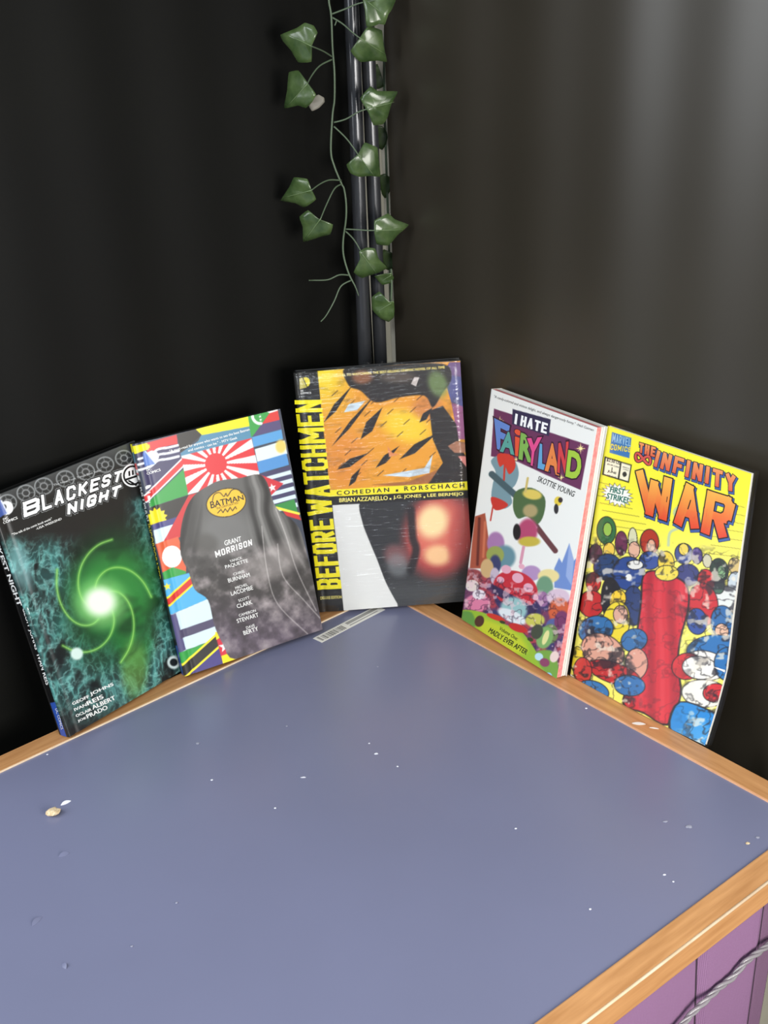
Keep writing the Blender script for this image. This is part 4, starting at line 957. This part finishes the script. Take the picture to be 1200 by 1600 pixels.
# ================================================================== book 5: yellow comic book in a clear sleeve
D5 = ([0.18536, 1.01613, 0.00202], [0.58393, -0.81177, 0.00772], [0.13714, 0.10802, 0.98464], 0.167, 0.2712)
K7 = crop_of(880, 650, 2.963)
org, u, v, w5, h5 = D5
pl5 = Plane((org[0], org[1], org[2] + Z0), u, v, w5, h5)
def curl(A, B):
    f = np.interp(np.clip(B / h5, 0, 1), [0, .13, .28, .5, .74, 1], [.010, .016, .0205, .0135, .0062, .0]); return f * np.clip(A / w5, 0, 1.1) ** 2.4
CUTS[curl] = (list(np.arange(0.008, w5, 0.008)), [h5 * k for k in (.13, .28, .5, .74)])
def art5(X, Y):
    p = Paint(X, Y, (250, 240, 60)); p.mix(np.clip((Y - 380) / 300, 0, 1) * 0.6, (246, 236, 140))
    for k in range(7): p.line([(140 + 10 * k, 300 + 34 * k), (230 + 30 * k, 322 + 36 * k)], (90, 80, 40), 3, 2, .6); p.line([(720 - 10 * k, 400 + 40 * k), (830, 425 + 40 * k)], (110, 96, 40), 3, 2, .6)
    # publisher box, price box and burst
    p.poly([(226, 74), (316, 102), (306, 196), (214, 170)], (62, 120, 178), 3); p.poly([(192, 186), (318, 226), (304, 310), (180, 272)], (36, 34, 30), 3); p.poly([(198, 194), (264, 214), (252, 288), (188, 268)], (246, 240, 210), 3); p.poly([(270, 216), (312, 230), (300, 302), (260, 290)], (246, 240, 210), 3); p.ell(284, 270, 10, 12, (50, 48, 46), .2)
    pts = []
    for k in range(36):
        a = 2 * math.pi * k / 36; r = 1.0 if k % 2 == 0 else 0.72; pts.append((250 + 76 * r * math.cos(a), 366 + 56 * r * math.sin(a) + 0.2 * 76 * r * math.cos(a)))
    p.poly([(x, y) for x, y in pts], (40, 44, 40), 3); p.poly([(250 + (x - 250) * .93, 366 + (y - 366) * .93) for x, y in pts], (248, 248, 238), 3)
    # a crowd of plain rounded colour shapes, dark edged
    def blob(x, y, rx, ry, c, rot=0): p.ell(x, y, rx + 4, ry + 4, (36, 34, 34), .08, rot); p.ell(x, y, rx, ry, c, .08, rot)
    rows = [(200, 530, 42, 62, (56, 110, 66)), (205, 525, 18, 30, (150, 190, 80)), (268, 590, 26, 54, (110, 50, 80)), (320, 570, 18, 50, (216, 214, 176)), (396, 585, 40, 58, (176, 56, 40)), (404, 600, 16, 26, (230, 170, 140)), (395, 670, 44, 40, (60, 84, 150)),
            (548, 640, 38, 46, (70, 84, 140)), (548, 620, 20, 26, (236, 208, 90)), (606, 650, 22, 36, (84, 66, 130)), (650, 675, 18, 30, (206, 200, 170)), (700, 720, 38, 54, (44, 60, 48)), (708, 730, 18, 30, (130, 170, 120)), (770, 700, 26, 36, (214, 186, 120)), (812, 740, 14, 30, (150, 70, 60)),
            (150, 640, 30, 44, (90, 50, 70)), (212, 620, 24, 32, (238, 200, 80)), (205, 700, 62, 60, (44, 66, 110)), (326, 620, 24, 36, (226, 176, 150)), (300, 730, 70, 76, (48, 74, 138)), (330, 690, 34, 20, (230, 228, 220)), (560, 740, 50, 50, (62, 66, 118)), (770, 790, 36, 60, (196, 206, 210)), (720, 860, 60, 60, (224, 226, 220)), (690, 790, 26, 40, (72, 104, 84)),
            (140, 770, 32, 44, (196, 48, 44)), (130, 870, 56, 60, (190, 44, 44)), (320, 880, 44, 90, (50, 66, 110)), (640, 770, 36, 54, (206, 50, 50)), (620, 880, 62, 100, (200, 48, 52)), (590, 960, 40, 60, (54, 80, 150)), (800, 860, 20, 60, (230, 230, 226))]
    for r in rows: blob(*r)
    p.ell(300, 748, 14, 16, (236, 236, 230), .2)
    # a wide red column of drapery in the middle
    red = Paint(X, Y, (208, 44, 56)); f = np.sin((X - 0.02 * Y) / 15 + 3 * vnoise(X, Y, 220, 9)); red.mix(np.clip(f, 0, 1) * .6, (150, 26, 40)); red.mix(np.clip(-f - .6, 0, 1) * .8, (232, 90, 90))
    p.curvepoly([(362, 740), (420, 715), (520, 750), (562, 800), (560, 900), (520, 1040), (505, 1160), (520, 1300), (470, 1440), (360, 1380), (270, 1340), (300, 1200), (330, 1000), (350, 860)], (40, 30, 32), 4)
    p.curvepoly([(368, 746), (420, 722), (515, 757), (555, 803), (552, 900), (512, 1040), (497, 1160), (512, 1300), (464, 1430), (362, 1372), (280, 1334), (308, 1200), (338, 1000), (358, 860)], red.C, 4)
    blob(468, 680, 34, 50, (238, 206, 70)); blob(470, 730, 50, 34, (236, 214, 80)); p.line([(480, 600), (490, 540), (540, 510), (510, 450), (530, 420)], (176, 200, 180), 12, 6, .8, True)
    # lower left: blue, yellow and skin-toned rounded shapes
    blob(225, 860, 46, 110, (40, 40, 44), -6); blob(250, 850, 34, 44, (246, 206, 60), 20); blob(240, 960, 60, 100, (238, 214, 56), 10); blob(150, 990, 78, 62, (54, 112, 166), -15); blob(180, 1090, 100, 76, (222, 164, 140), 30); blob(320, 1040, 56, 50, (56, 110, 164), -30); blob(330, 1150, 46, 70, (222, 160, 138)); blob(230, 1190, 120, 46, (196, 50, 48), 20); blob(300, 1250, 66, 46, (54, 112, 170), 10); blob(66, 1130, 30, 60, (238, 214, 56)); blob(90, 1180, 40, 60, (196, 60, 54)); blob(140, 1270, 70, 40, (52, 120, 180), 20); blob(262, 920, 30, 40, (222, 172, 148))
    # lower right: plain blue, white and red areas
    blob(700, 970, 50, 80, (50, 104, 160)); blob(690, 1010, 26, 34, (232, 186, 156)); blob(640, 1090, 100, 60, (48, 112, 172), -10); blob(610, 1170, 90, 66, (236, 232, 222), 20); blob(540, 1170, 60, 60, (206, 50, 54), 20); blob(590, 1180, 70, 50, (236, 232, 222), 20); blob(710, 1170, 62, 80, (48, 112, 172)); blob(610, 1300, 90, 60, (234, 230, 216), 15)
    blob(650, 1300, 44, 40, (206, 50, 54), 20)
    p.curvepoly([(510, 1330), (640, 1380), (670, 1420), (655, 1560), (560, 1530), (470, 1450)], (36, 34, 36), 4); p.curvepoly([(516, 1336), (638, 1388), (660, 1420), (645, 1560), (560, 1524), (480, 1448)], (34, 130, 200), 4); p.ell(590, 1480, 46, 60, (60, 150, 212), .4)
    blob(700, 1390, 26, 60, (150, 130, 150)); blob(690, 1420, 24, 26, (206, 60, 70)); p.poly([(655, 1440), (690, 1430), (672, 1570), (645, 1560)], (220, 216, 206)); blob(740, 1120, 24, 60, (90, 70, 80)); blob(770, 1060, 22, 50, (196, 200, 204))
    ink = np.clip(1 - np.abs(2 * fbm(X + 30 * fbm(X, Y, 50, 3), Y, 44, 61, 3) - 1) * 9, 0, 1); zone = np.clip((Y - (520 + .12 * X)) / 60, 0, 1); dk = np.clip((fbm(X, Y, 50, 66, 3) - .6) * 12, 0, 1)
    cen = np.exp(-((X - 440) / 110) ** 4) * (Y > 740); p.mix(ink * zone * (.75 - .5 * cen), (34, 32, 36)); p.mix(dk * zone * .75 * (1 - cen), (40, 38, 44)); p.mix(np.clip((fbm(X, Y, 40, 76, 3) - .62) * 12, 0, 1) * zone * .7 * (1 - cen), (236, 226, 206))
    p.line([(30, 1196), (75, 1240), (360, 1398), (660, 1560)], (244, 242, 236), 8, 3)
    return p.C
bk5 = empty('comic_book', matrix=pl5.matrix()); tag(bk5, 'thin yellow comic book in a clear sleeve, rightmost of the row', 'comic book', 'books standing along the table edge')
front5 = sheet('front_cover', pl5, bk5, STEP, K7[0], art5, curl, 0.0003)
def bent(name, x0, x1, y, z0, z1, mat, thick, n=24):
    bm = bmesh.new(); g = []
    for j in range(n + 1):
        g.append([])
        for i in range(n + 1):
            a = x0 + (x1 - x0) * i / n; b = z0 + (z1 - z0) * j / n
            g[-1].append(bm.verts.new((a, float(curl(np.array(a), np.array(b))) + y, b)))
    for j in range(n):
        for i in range(n): bm.faces.new((g[j][i], g[j][i + 1], g[j + 1][i + 1], g[j + 1][i]))
    if thick:
        ex = bmesh.ops.extrude_face_region(bm, geom=list(bm.faces))
        for e in ex['geom']:
            if isinstance(e, bmesh.types.BMVert): e.co.y += thick
    return bm_obj(name, bm, mat, bk5, smooth=False)
bent('page_block', 0.0004, w5 - 0.0008, 0.0004, 0.0003, h5 - 0.0005, M['paper'], 0.0022)
bent('back_cover', 0.0, w5, 0.0028, 0.0, h5, M['white'], 0.0003)
bent('clear_sleeve', -0.0015, w5 + 0.0045, -0.0012, 0.0002, h5 + 0.003, M['sleeve'], 0.0048)['label'] = 'clear plastic sleeve'
pr = Print(pl5, K7[1], curl)
BLU = (66, 96, 160)
for off, col, ly, gr in ((9, (34, 40, 70), 1, 6), (9, BLU, 2, 4), (0, (60, 34, 40), 3, 3), (0, ((222, 96, 66), (240, 156, 96)), 4, 0)):
    def q(*pts): return [(x + off * .4, y + off) for x, y in pts]
    pr.block('THE', *q((354, 122), (430, 146), (424, 190), (350, 168)), col, ly, 10, 0.28, gr)
    pr.block('INFINITY', *q((436, 158), (798, 274), (794, 356), (416, 232)), col, ly, 17, 0.3, gr)
for off, col, ly, gr in ((10, (34, 40, 70), 5, 8), (10, BLU, 6, 6), (0, (44, 32, 30), 7, 5), (0, ((224, 70, 44), (250, 186, 80)), 8, 0)):
    def q(*pts): return [(x + off * .3, y + off) for x, y in pts]
    pr.block('WAR', *q((334, 236), (800, 388), (738, 578), (362, 448)), col, ly, 38, 0.12, gr, 40)
pr.build('title_lettering', front5, 'orange block title with blue shadow')
pr = Print(pl5, K7[1], curl)
th = [2 * math.pi * k / 28 for k in range(28)]
for wd, col, ly in ((9, (60, 34, 44), 3), (5, (224, 90, 80), 4)):
    P = [(370 + 34 * math.cos(a), 198 + 24 * math.sin(2 * a) * .75 + 10 * math.cos(a)) for a in th]
    for k in range(28):
        (x0, y0), (x1, y1) = P[k], P[(k + 1) % 28]; L = math.hypot(x1 - x0, y1 - y0) + 1e-6; nx_, ny_ = -(y1 - y0) / L * wd, (x1 - x0) / L * wd; ex, ey = (x1 - x0) / L * 2, (y1 - y0) / L * 2
        pr.shape([(x0 - ex + nx_, y0 - ey + ny_), (x1 + ex + nx_, y1 + ey + ny_), (x1 + ex - nx_, y1 + ey - ny_), (x0 - ex - nx_, y0 - ey - ny_)], col, ly)
pr.build('infinity_sign', front5)
pr = Print(pl5, K7[1], curl, front5, 'text_line')
pr.block('MARVEL', (230, 80), (316, 106), (314, 142), (226, 118), (150, 190, 214), 2, 5, 0.25, 0, 4); pr.block('COMICS', (222, 128), (316, 146), (312, 168), (218, 156), (248, 226, 40), 2, 4, 0.35, 0, 3.4)
pr.row('$2.50 US', (200, 210), (262, 228), 16, (40, 38, 36), 2, 0.03); pr.row('$3.00 CAN', (204, 226), (256, 242), 8, (60, 58, 54), 2, 0.02); pr.block('I', (222, 236), (232, 239), (230, 255), (220, 252), (40, 38, 36), 2, 4); pr.row('JUNE', (204, 262), (244, 273), 13, (40, 38, 36), 2, 0.03); pr.row('UK £1.85', (204, 278), (246, 290), 8, (60, 58, 54), 2, 0.01)
pr.row('APPROVED BY THE', (274, 238), (304, 247), 6, (60, 58, 54), 2, 0.0); pr.row('COMICS', (276, 248), (302, 256), 6, (60, 58, 54), 2, 0.0)
pr.row('FIRST', (216, 352), (282, 366), 27, (30, 110, 96), 2, 0.04); pr.row('STRIKE!', (200, 382), (296, 404), 27, (30, 110, 96), 2, 0.04)
pr.flush()
# ------------------------------------------------------------------ barcode strip under the shrink-wrapped book
pts = [on_table(489, 998, 0.0006), on_table(503, 1004.5, 0.0006), on_table(612, 950, 0.0006), on_table(572, 952, 0.0006)]
ax = (on_table(592, 958) - on_table(503, 1004.5)); ax.z = 0; ax.normalize()
ay = Vector((-ax.y, ax.x, 0)); o0 = on_table(503, 1004.5)
wid = (on_table(489, 998) - o0).dot(ay); sk = (on_table(489, 998) - o0).dot(ax)
tagm = Matrix((ax, ay, Vector((0, 0, 1)))).transposed().to_4x4(); tagm.translation = o0
bt = empty('barcode_strip', matrix=tagm); tag(bt, 'white paper strip with a barcode lying under the corner book', 'label strip')
LT = 0.098
def tagpoly(name, x0, x1, v0, v1, z0, z1, mat):
    c = lambda x, v: (x + sk * v, wid * v)
    P = [c(x0, v0), c(x1, v0), c(x1, v1), c(x0, v1)]
    V = [(a, b, z0) for a, b in P] + [(a, b, z1) for a, b in P]
    return mesh_obj(name, V, [(4, 5, 6, 7), (3, 2, 1, 0), (0, 1, 5, 4), (1, 2, 6, 5), (2, 3, 7, 6), (3, 0, 4, 7)], mat, bt)
tagpoly('paper', 0, LT, 0, 1, 0.0002, 0.0006, M['white'])
M['tagink'] = plain('barcode_ink', (52, 50, 50), 0.6); M['greyink'] = plain('grey_print', (150, 148, 142), 0.6)
bm = bmesh.new(); rnd = random.Random(3); x = 0.008
while x < 0.040:
    wd = rnd.choice((0.0004, 0.0006, 0.001, 0.0013))
    P = [(x + sk * .12, wid * .12), (x + wd + sk * .12, wid * .12), (x + wd + sk * .8, wid * .8), (x + sk * .8, wid * .8)]
    bm.faces.new([bm.verts.new((a, b, 0.00066)) for a, b in P]); x += wd + rnd.choice((0.0005, 0.0007, 0.0011))
bm_obj('barcode', bm, M['tagink'], bt)
tagpoly('printed_text', 0.003, 0.006, 0.15, 0.85, 0.0006, 0.00064, M['greyink'])
tagpoly('printed_band', 0.046, 0.094, 0.50, 0.85, 0.0006, 0.00064, M['greyink'])
tagpoly('printed_line', 0.046, 0.090, 0.22, 0.34, 0.0006, 0.00064, M['greyink'])

# ------------------------------------------------------------------ crumbs, flecks and chips on the table
def lump(name, px, py, wpx, hpx, mat, label, cat, seed, thick=0.002, z=0.0, rot=0.0, group='specks on the table top'):
    c = on_table(px, py, z); sc = (c - CAM).length / FPX
    rx, ry = wpx * sc / 2, hpx * sc / 2 * 1.7
    rn = random.Random(seed); bm = bmesh.new(); bmesh.ops.create_icosphere(bm, subdivisions=2, radius=1)
    for v in bm.verts:
        k = 0.75 + 0.5 * rn.random(); x, y = v.co.x * rx * k, v.co.y * ry * k
        zz = v.co.z * thick * 0.5 * (0.7 + 0.6 * rn.random())
        v.co = (x * math.cos(rot) - y * math.sin(rot), x * math.sin(rot) + y * math.cos(rot), zz)
    zmin = min(v.co.z for v in bm.verts)
    for v in bm.verts: v.co.z -= zmin
    o = bm_obj(name, bm, mat); o.location = c; return tag(o, label, cat, group)
lump('wood_crumb', 84, 1273, 19, 10, M['crumb'], 'pale tan chipboard crumb on the left of the table', 'crumb', 1, 0.006, rot=0.2)
def flake(px, py, L, wd, ang, label, seed, mat=None, curl_=0.0012, name='laminate_chip', cat='chip', z=0.0, bow=0.25):
    """thin lifted sliver, curved along its length"""
    c = on_table(px, py, z); sc = (c - CAM).length / FPX; n = 8; bm = bmesh.new(); A, B = [], []
    for i in range(n + 1):
        t = i / n - 0.5; x = t * L * sc; half = wd * sc * (0.25 - t * t) * 2 + 0.0001; yb = bow * L * sc * (0.25 - t * t)
        A.append(bm.verts.new((x, yb - half, 0.0002))); B.append(bm.verts.new((x, yb + half, 0.0003 + curl_ * (0.25 - t * t) * 4)))
    for i in range(n): bm.faces.new((A[i], A[i + 1], B[i + 1], B[i]))
    ex = bmesh.ops.extrude_face_region(bm, geom=list(bm.faces))
    for e in ex['geom']:
        if isinstance(e, bmesh.types.BMVert): e.co.z -= 0.00018
    o = bm_obj(name, bm, mat or M['laminate']); o.location = c; o.rotation_euler.z = math.radians(ang); return tag(o, label, cat, 'specks on the table top')
flake(103, 1255, 16, 6, 35, 'curved lifted laminate chip just above the tan crumb', 1, M['fleck'], 0.0008)
flake(100, 1336, 16, 7, 25, 'lifted laminate chip below the tan crumb', 2)
flake(58, 1440, 20, 7, 60, 'forked lifted laminate chip low on the left of the table', 3)
flake(100, 1510, 13, 6, -50, 'small bent laminate chip at the bottom left of the table', 4)
for i, (px, py, a, b, lab) in enumerate(((588, 1178, 8, 4, 'bright white speck in the middle of the table'), (474, 1215, 10, 3, 'thin white sliver near the middle of the table'), (331, 1219, 6, 3, 'white speck left of the thin sliver'),
        (309, 1162, 7, 5, 'pale grey speck below the flag book'), (430, 1263, 5, 3, 'tiny white speck below the thin sliver'), (448, 1135, 5, 2.5, 'faint speck below the corner book, left of centre'), (577, 1162, 4, 2.5, 'tiny speck just above the bright white speck'),
        (621, 1198, 4, 3, 'faint speck right of the bright white speck'), (590, 1042, 4, 2.5, 'tiny speck in front of the corner book'), (806, 1295, 5, 3, 'white speck right of the middle of the table'), (1040, 1284, 10, 4, 'pale chip left of the pair near the right edging'),
        (1077, 1292, 13, 7, 'pale triangular chip near the right edging'), (1168, 1318, 9, 5, 'tan speck close to the front right corner'), (1184, 1309, 8, 5, 'pale smudge closest to the front right corner'), (1038, 1367, 6, 3, 'white sliver near the front edging'),
        (1052, 1378, 4, 2.5, 'white dot near the front edging'), (922, 1421, 5, 3, 'white dot in the lower right of the table'), (916, 1107, 5, 3, 'white speck beside the right edging below the comic book'), (74, 1179, 4, 2.5, 'white speck beside the left edging below the black book'),
        (206, 1479, 5, 3, 'faint speck in the lower left of the table'), (276, 1411, 5, 3, 'faint speck left of the table centre'))):
    lump('table_speck', px, py, a * .75, b * .6, M['crumb'] if 'tan' in lab else M['fleck'] if 'white' in lab else M['dust'], lab, 'speck', 20 + i, 0.0006)
flake(998, 1131, 20, 6, -12, 'torn scrap of clear tape on the right wood edging', 9, M['white'], 0.0003, 'tape_scrap', 'tape', RH + 0.0001, 0.05)
flake(1022, 1138, 14, 2, -20, 'thin pale sliver beside the tape scrap on the right wood edging', 10, M['white'], 0.0002, 'paper_sliver', 'sliver', RH + 0.0001, 0.05)

# ------------------------------------------------------------------ artificial ivy
def K1(x, y): return (400 + x / 4, y / 4)
def K2(x, y): return (400 + x / 4, 280 + y / 4)
YV = 1.268                                   # the garland hangs just in front of the poles
def make_leaf(parent, org, outline, base, yd, tilt=(0.0, 0.0), fold=0.25, mat=None, vein=True):
    """one ivy leaf: lobed outline, folded along its midrib, with thickness"""
    P = [at_y(x, y, yd) for x, y in outline]; b = at_y(*base, yd); c = sum(P, Vector()) / len(P)
    ax_ = (c - b); ax_.y = 0
    ax_ = ax_.normalized() if ax_.length > 1e-5 else Vector((0, 0, -1)); pr_ = Vector((-ax_.z, 0, ax_.x))
    bm = bmesh.new(); Q = []
    n = len(P)
    for i in range(n):                        # soften the outline between the traced points
        p0, p1, p2, p3 = P[i - 1], P[i], P[(i + 1) % n], P[(i + 2) % n]
        for t in (0, 0.33, 0.67):
            s = 0.3
            m1 = (p2 - p0) * 0.5 * s; m2 = (p3 - p1) * 0.5 * s
            h = (2 * t ** 3 - 3 * t * t + 1) * p1 + (t ** 3 - 2 * t * t + t) * m1 + (-2 * t ** 3 + 3 * t * t) * p2 + (t ** 3 - t * t) * m2
            Q.append(h)
    rings = [1.0, 0.72, 0.42, 0.16]; R_ = []
    ctr = b.lerp(c, 0.55)
    for r in rings: R_.append([bm.verts.new(ctr + (q - ctr) * r) for q in Q])
    cv = bm.verts.new(ctr); k = len(Q)
    for j in range(len(rings) - 1):
        for i in range(k): bm.faces.new((R_[j][i], R_[j][(i + 1) % k], R_[j + 1][(i + 1) % k], R_[j + 1][i]))
    for i in range(k): bm.faces.new((R_[-1][i], R_[-1][(i + 1) % k], cv))
    def lift(co):
        d = co - b; a = d.dot(ax_); s = d.dot(pr_)
        return fold * abs(s) * 0.8 + 9.0 * a * a + tilt[0] * s + tilt[1] * a + 0.0011 * math.sin(s * 260 + a * 170)
    for v in bm.verts: v.co.y += lift(v.co)
    for v in bm.verts: v.co -= org
    ex = bmesh.ops.extrude_face_region(bm, geom=list(bm.faces))
    for e in ex['geom']:
        if isinstance(e, bmesh.types.BMVert): e.co.y += 0.0005
    lf = bm_obj('leaf', bm, mat or M['leaf'], parent, smooth=True)
    if vein:
        L = max((q - b).dot(ax_) for q in Q) * 0.82; pts_ = []
        for i in range(7):
            q = b + ax_ * (L * i / 6); q.y += lift(q) - 0.0003; pts_.append(q - org)
        V, Fc = tube(pts_, [0.0006 - 0.00006 * i for i in range(7)], 6); mesh_obj('midrib', V, Fc, M['vein'], lf, smooth=True)
    return b
def petiole(parent, org, pts, yd0, yd1, r=0.0008):
    n = len(pts); P = [at_y(x, y, yd0 + (yd1 - yd0) * i / (n - 1)) - org for i, (x, y) in enumerate(pts)]
    P = smooth_path(P, 5); V, Fc = tube(P, [r * (1.1 - 0.3 * i / len(P)) for i in range(len(P))], 7); mesh_obj('leaf_stalk', V, Fc, M['stem'], parent, smooth=True)
stem_px = [(512, -90), (513, -40), K1(455, 0), K1(470, 100), K1(478, 300), K1(490, 450), K1(490, 620), K1(478, 720), K1(468, 940), K1(490, 1040), K1(535, 1150), K2(550, 60), K2(563, 150), K2(562, 250), K2(545, 380), K2(548, 480), K2(580, 590), K2(620, 670), K2(642, 730)]
org = at_y(*stem_px[-1], YV)
ivy = empty('ivy_garland', loc=org); tag(ivy, 'artificial ivy garland with glossy green leaves hanging in front of the poles', 'artificial plant')
_pt = POLE_TOPS[0]; _up = [_pt + Vector((-0.024, 0.004, -0.05)), _pt + Vector((-0.0150, 0.002, -0.002)), _pt + Vector((0, 0, 0.0065)), _pt + Vector((0.001, -0.0155, -0.005)), _pt + Vector((-0.012, -0.028, -0.10))]
P = smooth_path([p - org for p in _up] + [at_y(x, y, YV) - org for x, y in stem_px], 6); V, Fc = tube(P, [0.00105] * (len(P) - 12) + [0.00105 - 0.0006 * i / 11 for i in range(12)], 8)
mesh_obj('stem', V, Fc, M['stem'], ivy, smooth=True)
def leaf(K, outline, base, stalk, dy=0.0, tilt=(0, 0), fold=0.25, mat=None):
    make_leaf(ivy, org, [K(x, y) for x, y in outline], K(*base), YV + dy, tilt, fold, mat)
    petiole(ivy, org, [K(x, y) for x, y in stalk], YV, YV + dy)
leaf(K1, [(147, 222), (255, 175), (305, 142), (360, 160), (385, 205), (350, 285), (345, 390), (260, 395), (215, 320), (165, 265)], (345, 288), [(474, 354), (420, 320), (345, 288)], -0.032, (0.3, 0.1), 0.3)
leaf(K1, [(200, 460), (262, 445), (310, 500), (375, 590), (350, 640), (310, 680), (260, 665), (170, 690), (190, 570)], (320, 525), [(474, 372), (400, 410), (350, 470), (320, 525)], -0.032, (-0.35, 0.2), 0.35)
make_leaf(ivy, org, [K1(*q) for q in ((330, 660), (355, 610), (390, 592), (425, 612), (428, 640), (395, 675), (350, 695))], K1(345, 640), YV - 0.02, (0, 0), 0.2, M['leaf_back'], False)
leaf(K1, [(655, -70), (760, -110), (880, -20), (850, 60), (828, 90), (805, 155), (770, 150), (740, 162), (690, 165), (680, 60)], (700, 12), [(474, 88), (560, 55), (640, 22), (740, 2)], -0.006, (0.2, -0.2), 0.2)
leaf(K1, [(590, 320), (650, 235), (690, 175), (715, 165), (790, 195), (800, 290), (822, 395), (760, 385), (650, 390)], (645, 235), [(478, 110), (540, 148), (600, 200), (645, 235)], -0.004, (0.1, 0.2), 0.3)
leaf(K1, [(650, 615), (715, 540), (760, 570), (890, 580), (850, 650), (825, 740), (795, 785), (735, 790), (700, 700)], (705, 678), [(487, 765), (560, 745), (640, 700), (705, 678)], -0.006, (-0.2, 0.1), 0.3)
leaf(K1, [(565, 1030), (640, 960), (680, 895), (760, 930), (770, 1020), (780, 1115), (720, 1105), (650, 1110), (590, 1085)], (638, 966), [(487, 790), (560, 860), (610, 925), (638, 966)], -0.004, (0.2, 0.0), 0.3)
leaf(K2, [(145, 160), (205, 60), (235, -5), (320, 0), (345, 60), (375, 130), (300, 190), (240, 165)], (345, 70), [(533, 8), (460, 5), (400, 30), (345, 70)], -0.032, (0.1, 0.3), 0.3)
leaf(K2, [(270, 240), (325, 195), (395, 250), (480, 290), (462, 360), (400, 375), (292, 415), (290, 310)], (405, 245), [(535, 30), (490, 60), (440, 160), (405, 245)], -0.032, (0.2, 0.2), 0.3)
leaf(K2, [(740, 260), (825, 220), (870, 260), (960, 305), (900, 350), (830, 425), (755, 415), (740, 340)], (745, 320), [(560, 312), (640, 316), (700, 320), (745, 320)], -0.004, (-0.1, 0.1), 0.3)
leaf(K2, [(610, 590), (650, 500), (645, 450), (690, 432), (745, 440), (770, 510), (825, 580), (740, 605), (665, 632)], (665, 470), [(560, 325), (610, 375), (650, 440), (665, 470)], -0.006, (0.1, 0.1), 0.35)
petiole(ivy, org, [K2(*q) for q in ((580, 600), (520, 598), (450, 628), (360, 632), (332, 632))], YV, YV - 0.02); petiole(ivy, org, [K2(*q) for q in ((594, 632), (530, 670), (490, 760), (440, 850), (405, 890))], YV, YV - 0.02)
petiole(ivy, org, [K1(*q) for q in ((505, 120), (500, 140), (492, 160))], YV, YV, 0.0007)

# a second strand tucked into the gap between the right pole and the panel
YB = 1.335
st2 = [(604, -120), (603, 0), (600, 120), (603, 240), (606, 330), (609, 420), (610, 470)]
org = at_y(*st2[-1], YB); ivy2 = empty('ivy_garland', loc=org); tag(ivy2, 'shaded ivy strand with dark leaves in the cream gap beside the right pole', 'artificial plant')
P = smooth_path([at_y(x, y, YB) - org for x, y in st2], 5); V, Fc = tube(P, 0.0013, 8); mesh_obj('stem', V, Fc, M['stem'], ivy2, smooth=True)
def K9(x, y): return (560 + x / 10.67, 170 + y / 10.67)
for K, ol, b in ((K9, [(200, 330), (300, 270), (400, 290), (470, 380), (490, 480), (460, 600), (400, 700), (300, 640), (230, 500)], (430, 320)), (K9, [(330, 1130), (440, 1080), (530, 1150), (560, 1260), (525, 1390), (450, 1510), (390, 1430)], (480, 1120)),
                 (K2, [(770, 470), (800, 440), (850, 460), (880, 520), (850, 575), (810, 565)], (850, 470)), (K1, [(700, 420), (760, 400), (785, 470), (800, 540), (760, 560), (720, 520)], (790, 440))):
    make_leaf(ivy2, org, [K(*q) for q in ol], K(*b), YB - 0.004, (0, 0), 0.2, M['leaf_shaded'], False)
# a third spray reaching round the right pole
YC = 1.296
org = at_y(610, 470, YC); ivy3 = empty('ivy_sprig', loc=org); tag(ivy3, 'small ivy sprig with two rounded leaves curling round the right pole', 'artificial plant')
st3 = [(611, 420), (612, 445), (611, 470), (610, 476)]
P = smooth_path([at_y(x, y, YC + 0.004) - org for x, y in st3], 5); V, Fc = tube(P, 0.0011, 8); mesh_obj('stem', V, Fc, M['stem'], ivy3, smooth=True)
make_leaf(ivy3, org, [K2(*q) for q in ((740, 610), (800, 590), (845, 585), (862, 620), (850, 650), (790, 665))], K2(845, 600), YC, (0.2, 0), 0.2)
make_leaf(ivy3, org, [K2(*q) for q in ((725, 740), (770, 705), (800, 730), (835, 765), (862, 760), (866, 830), (862, 870), (830, 905), (780, 880), (725, 820))], K2(845, 775), YC - 0.003, (0.1, 0), 0.2)
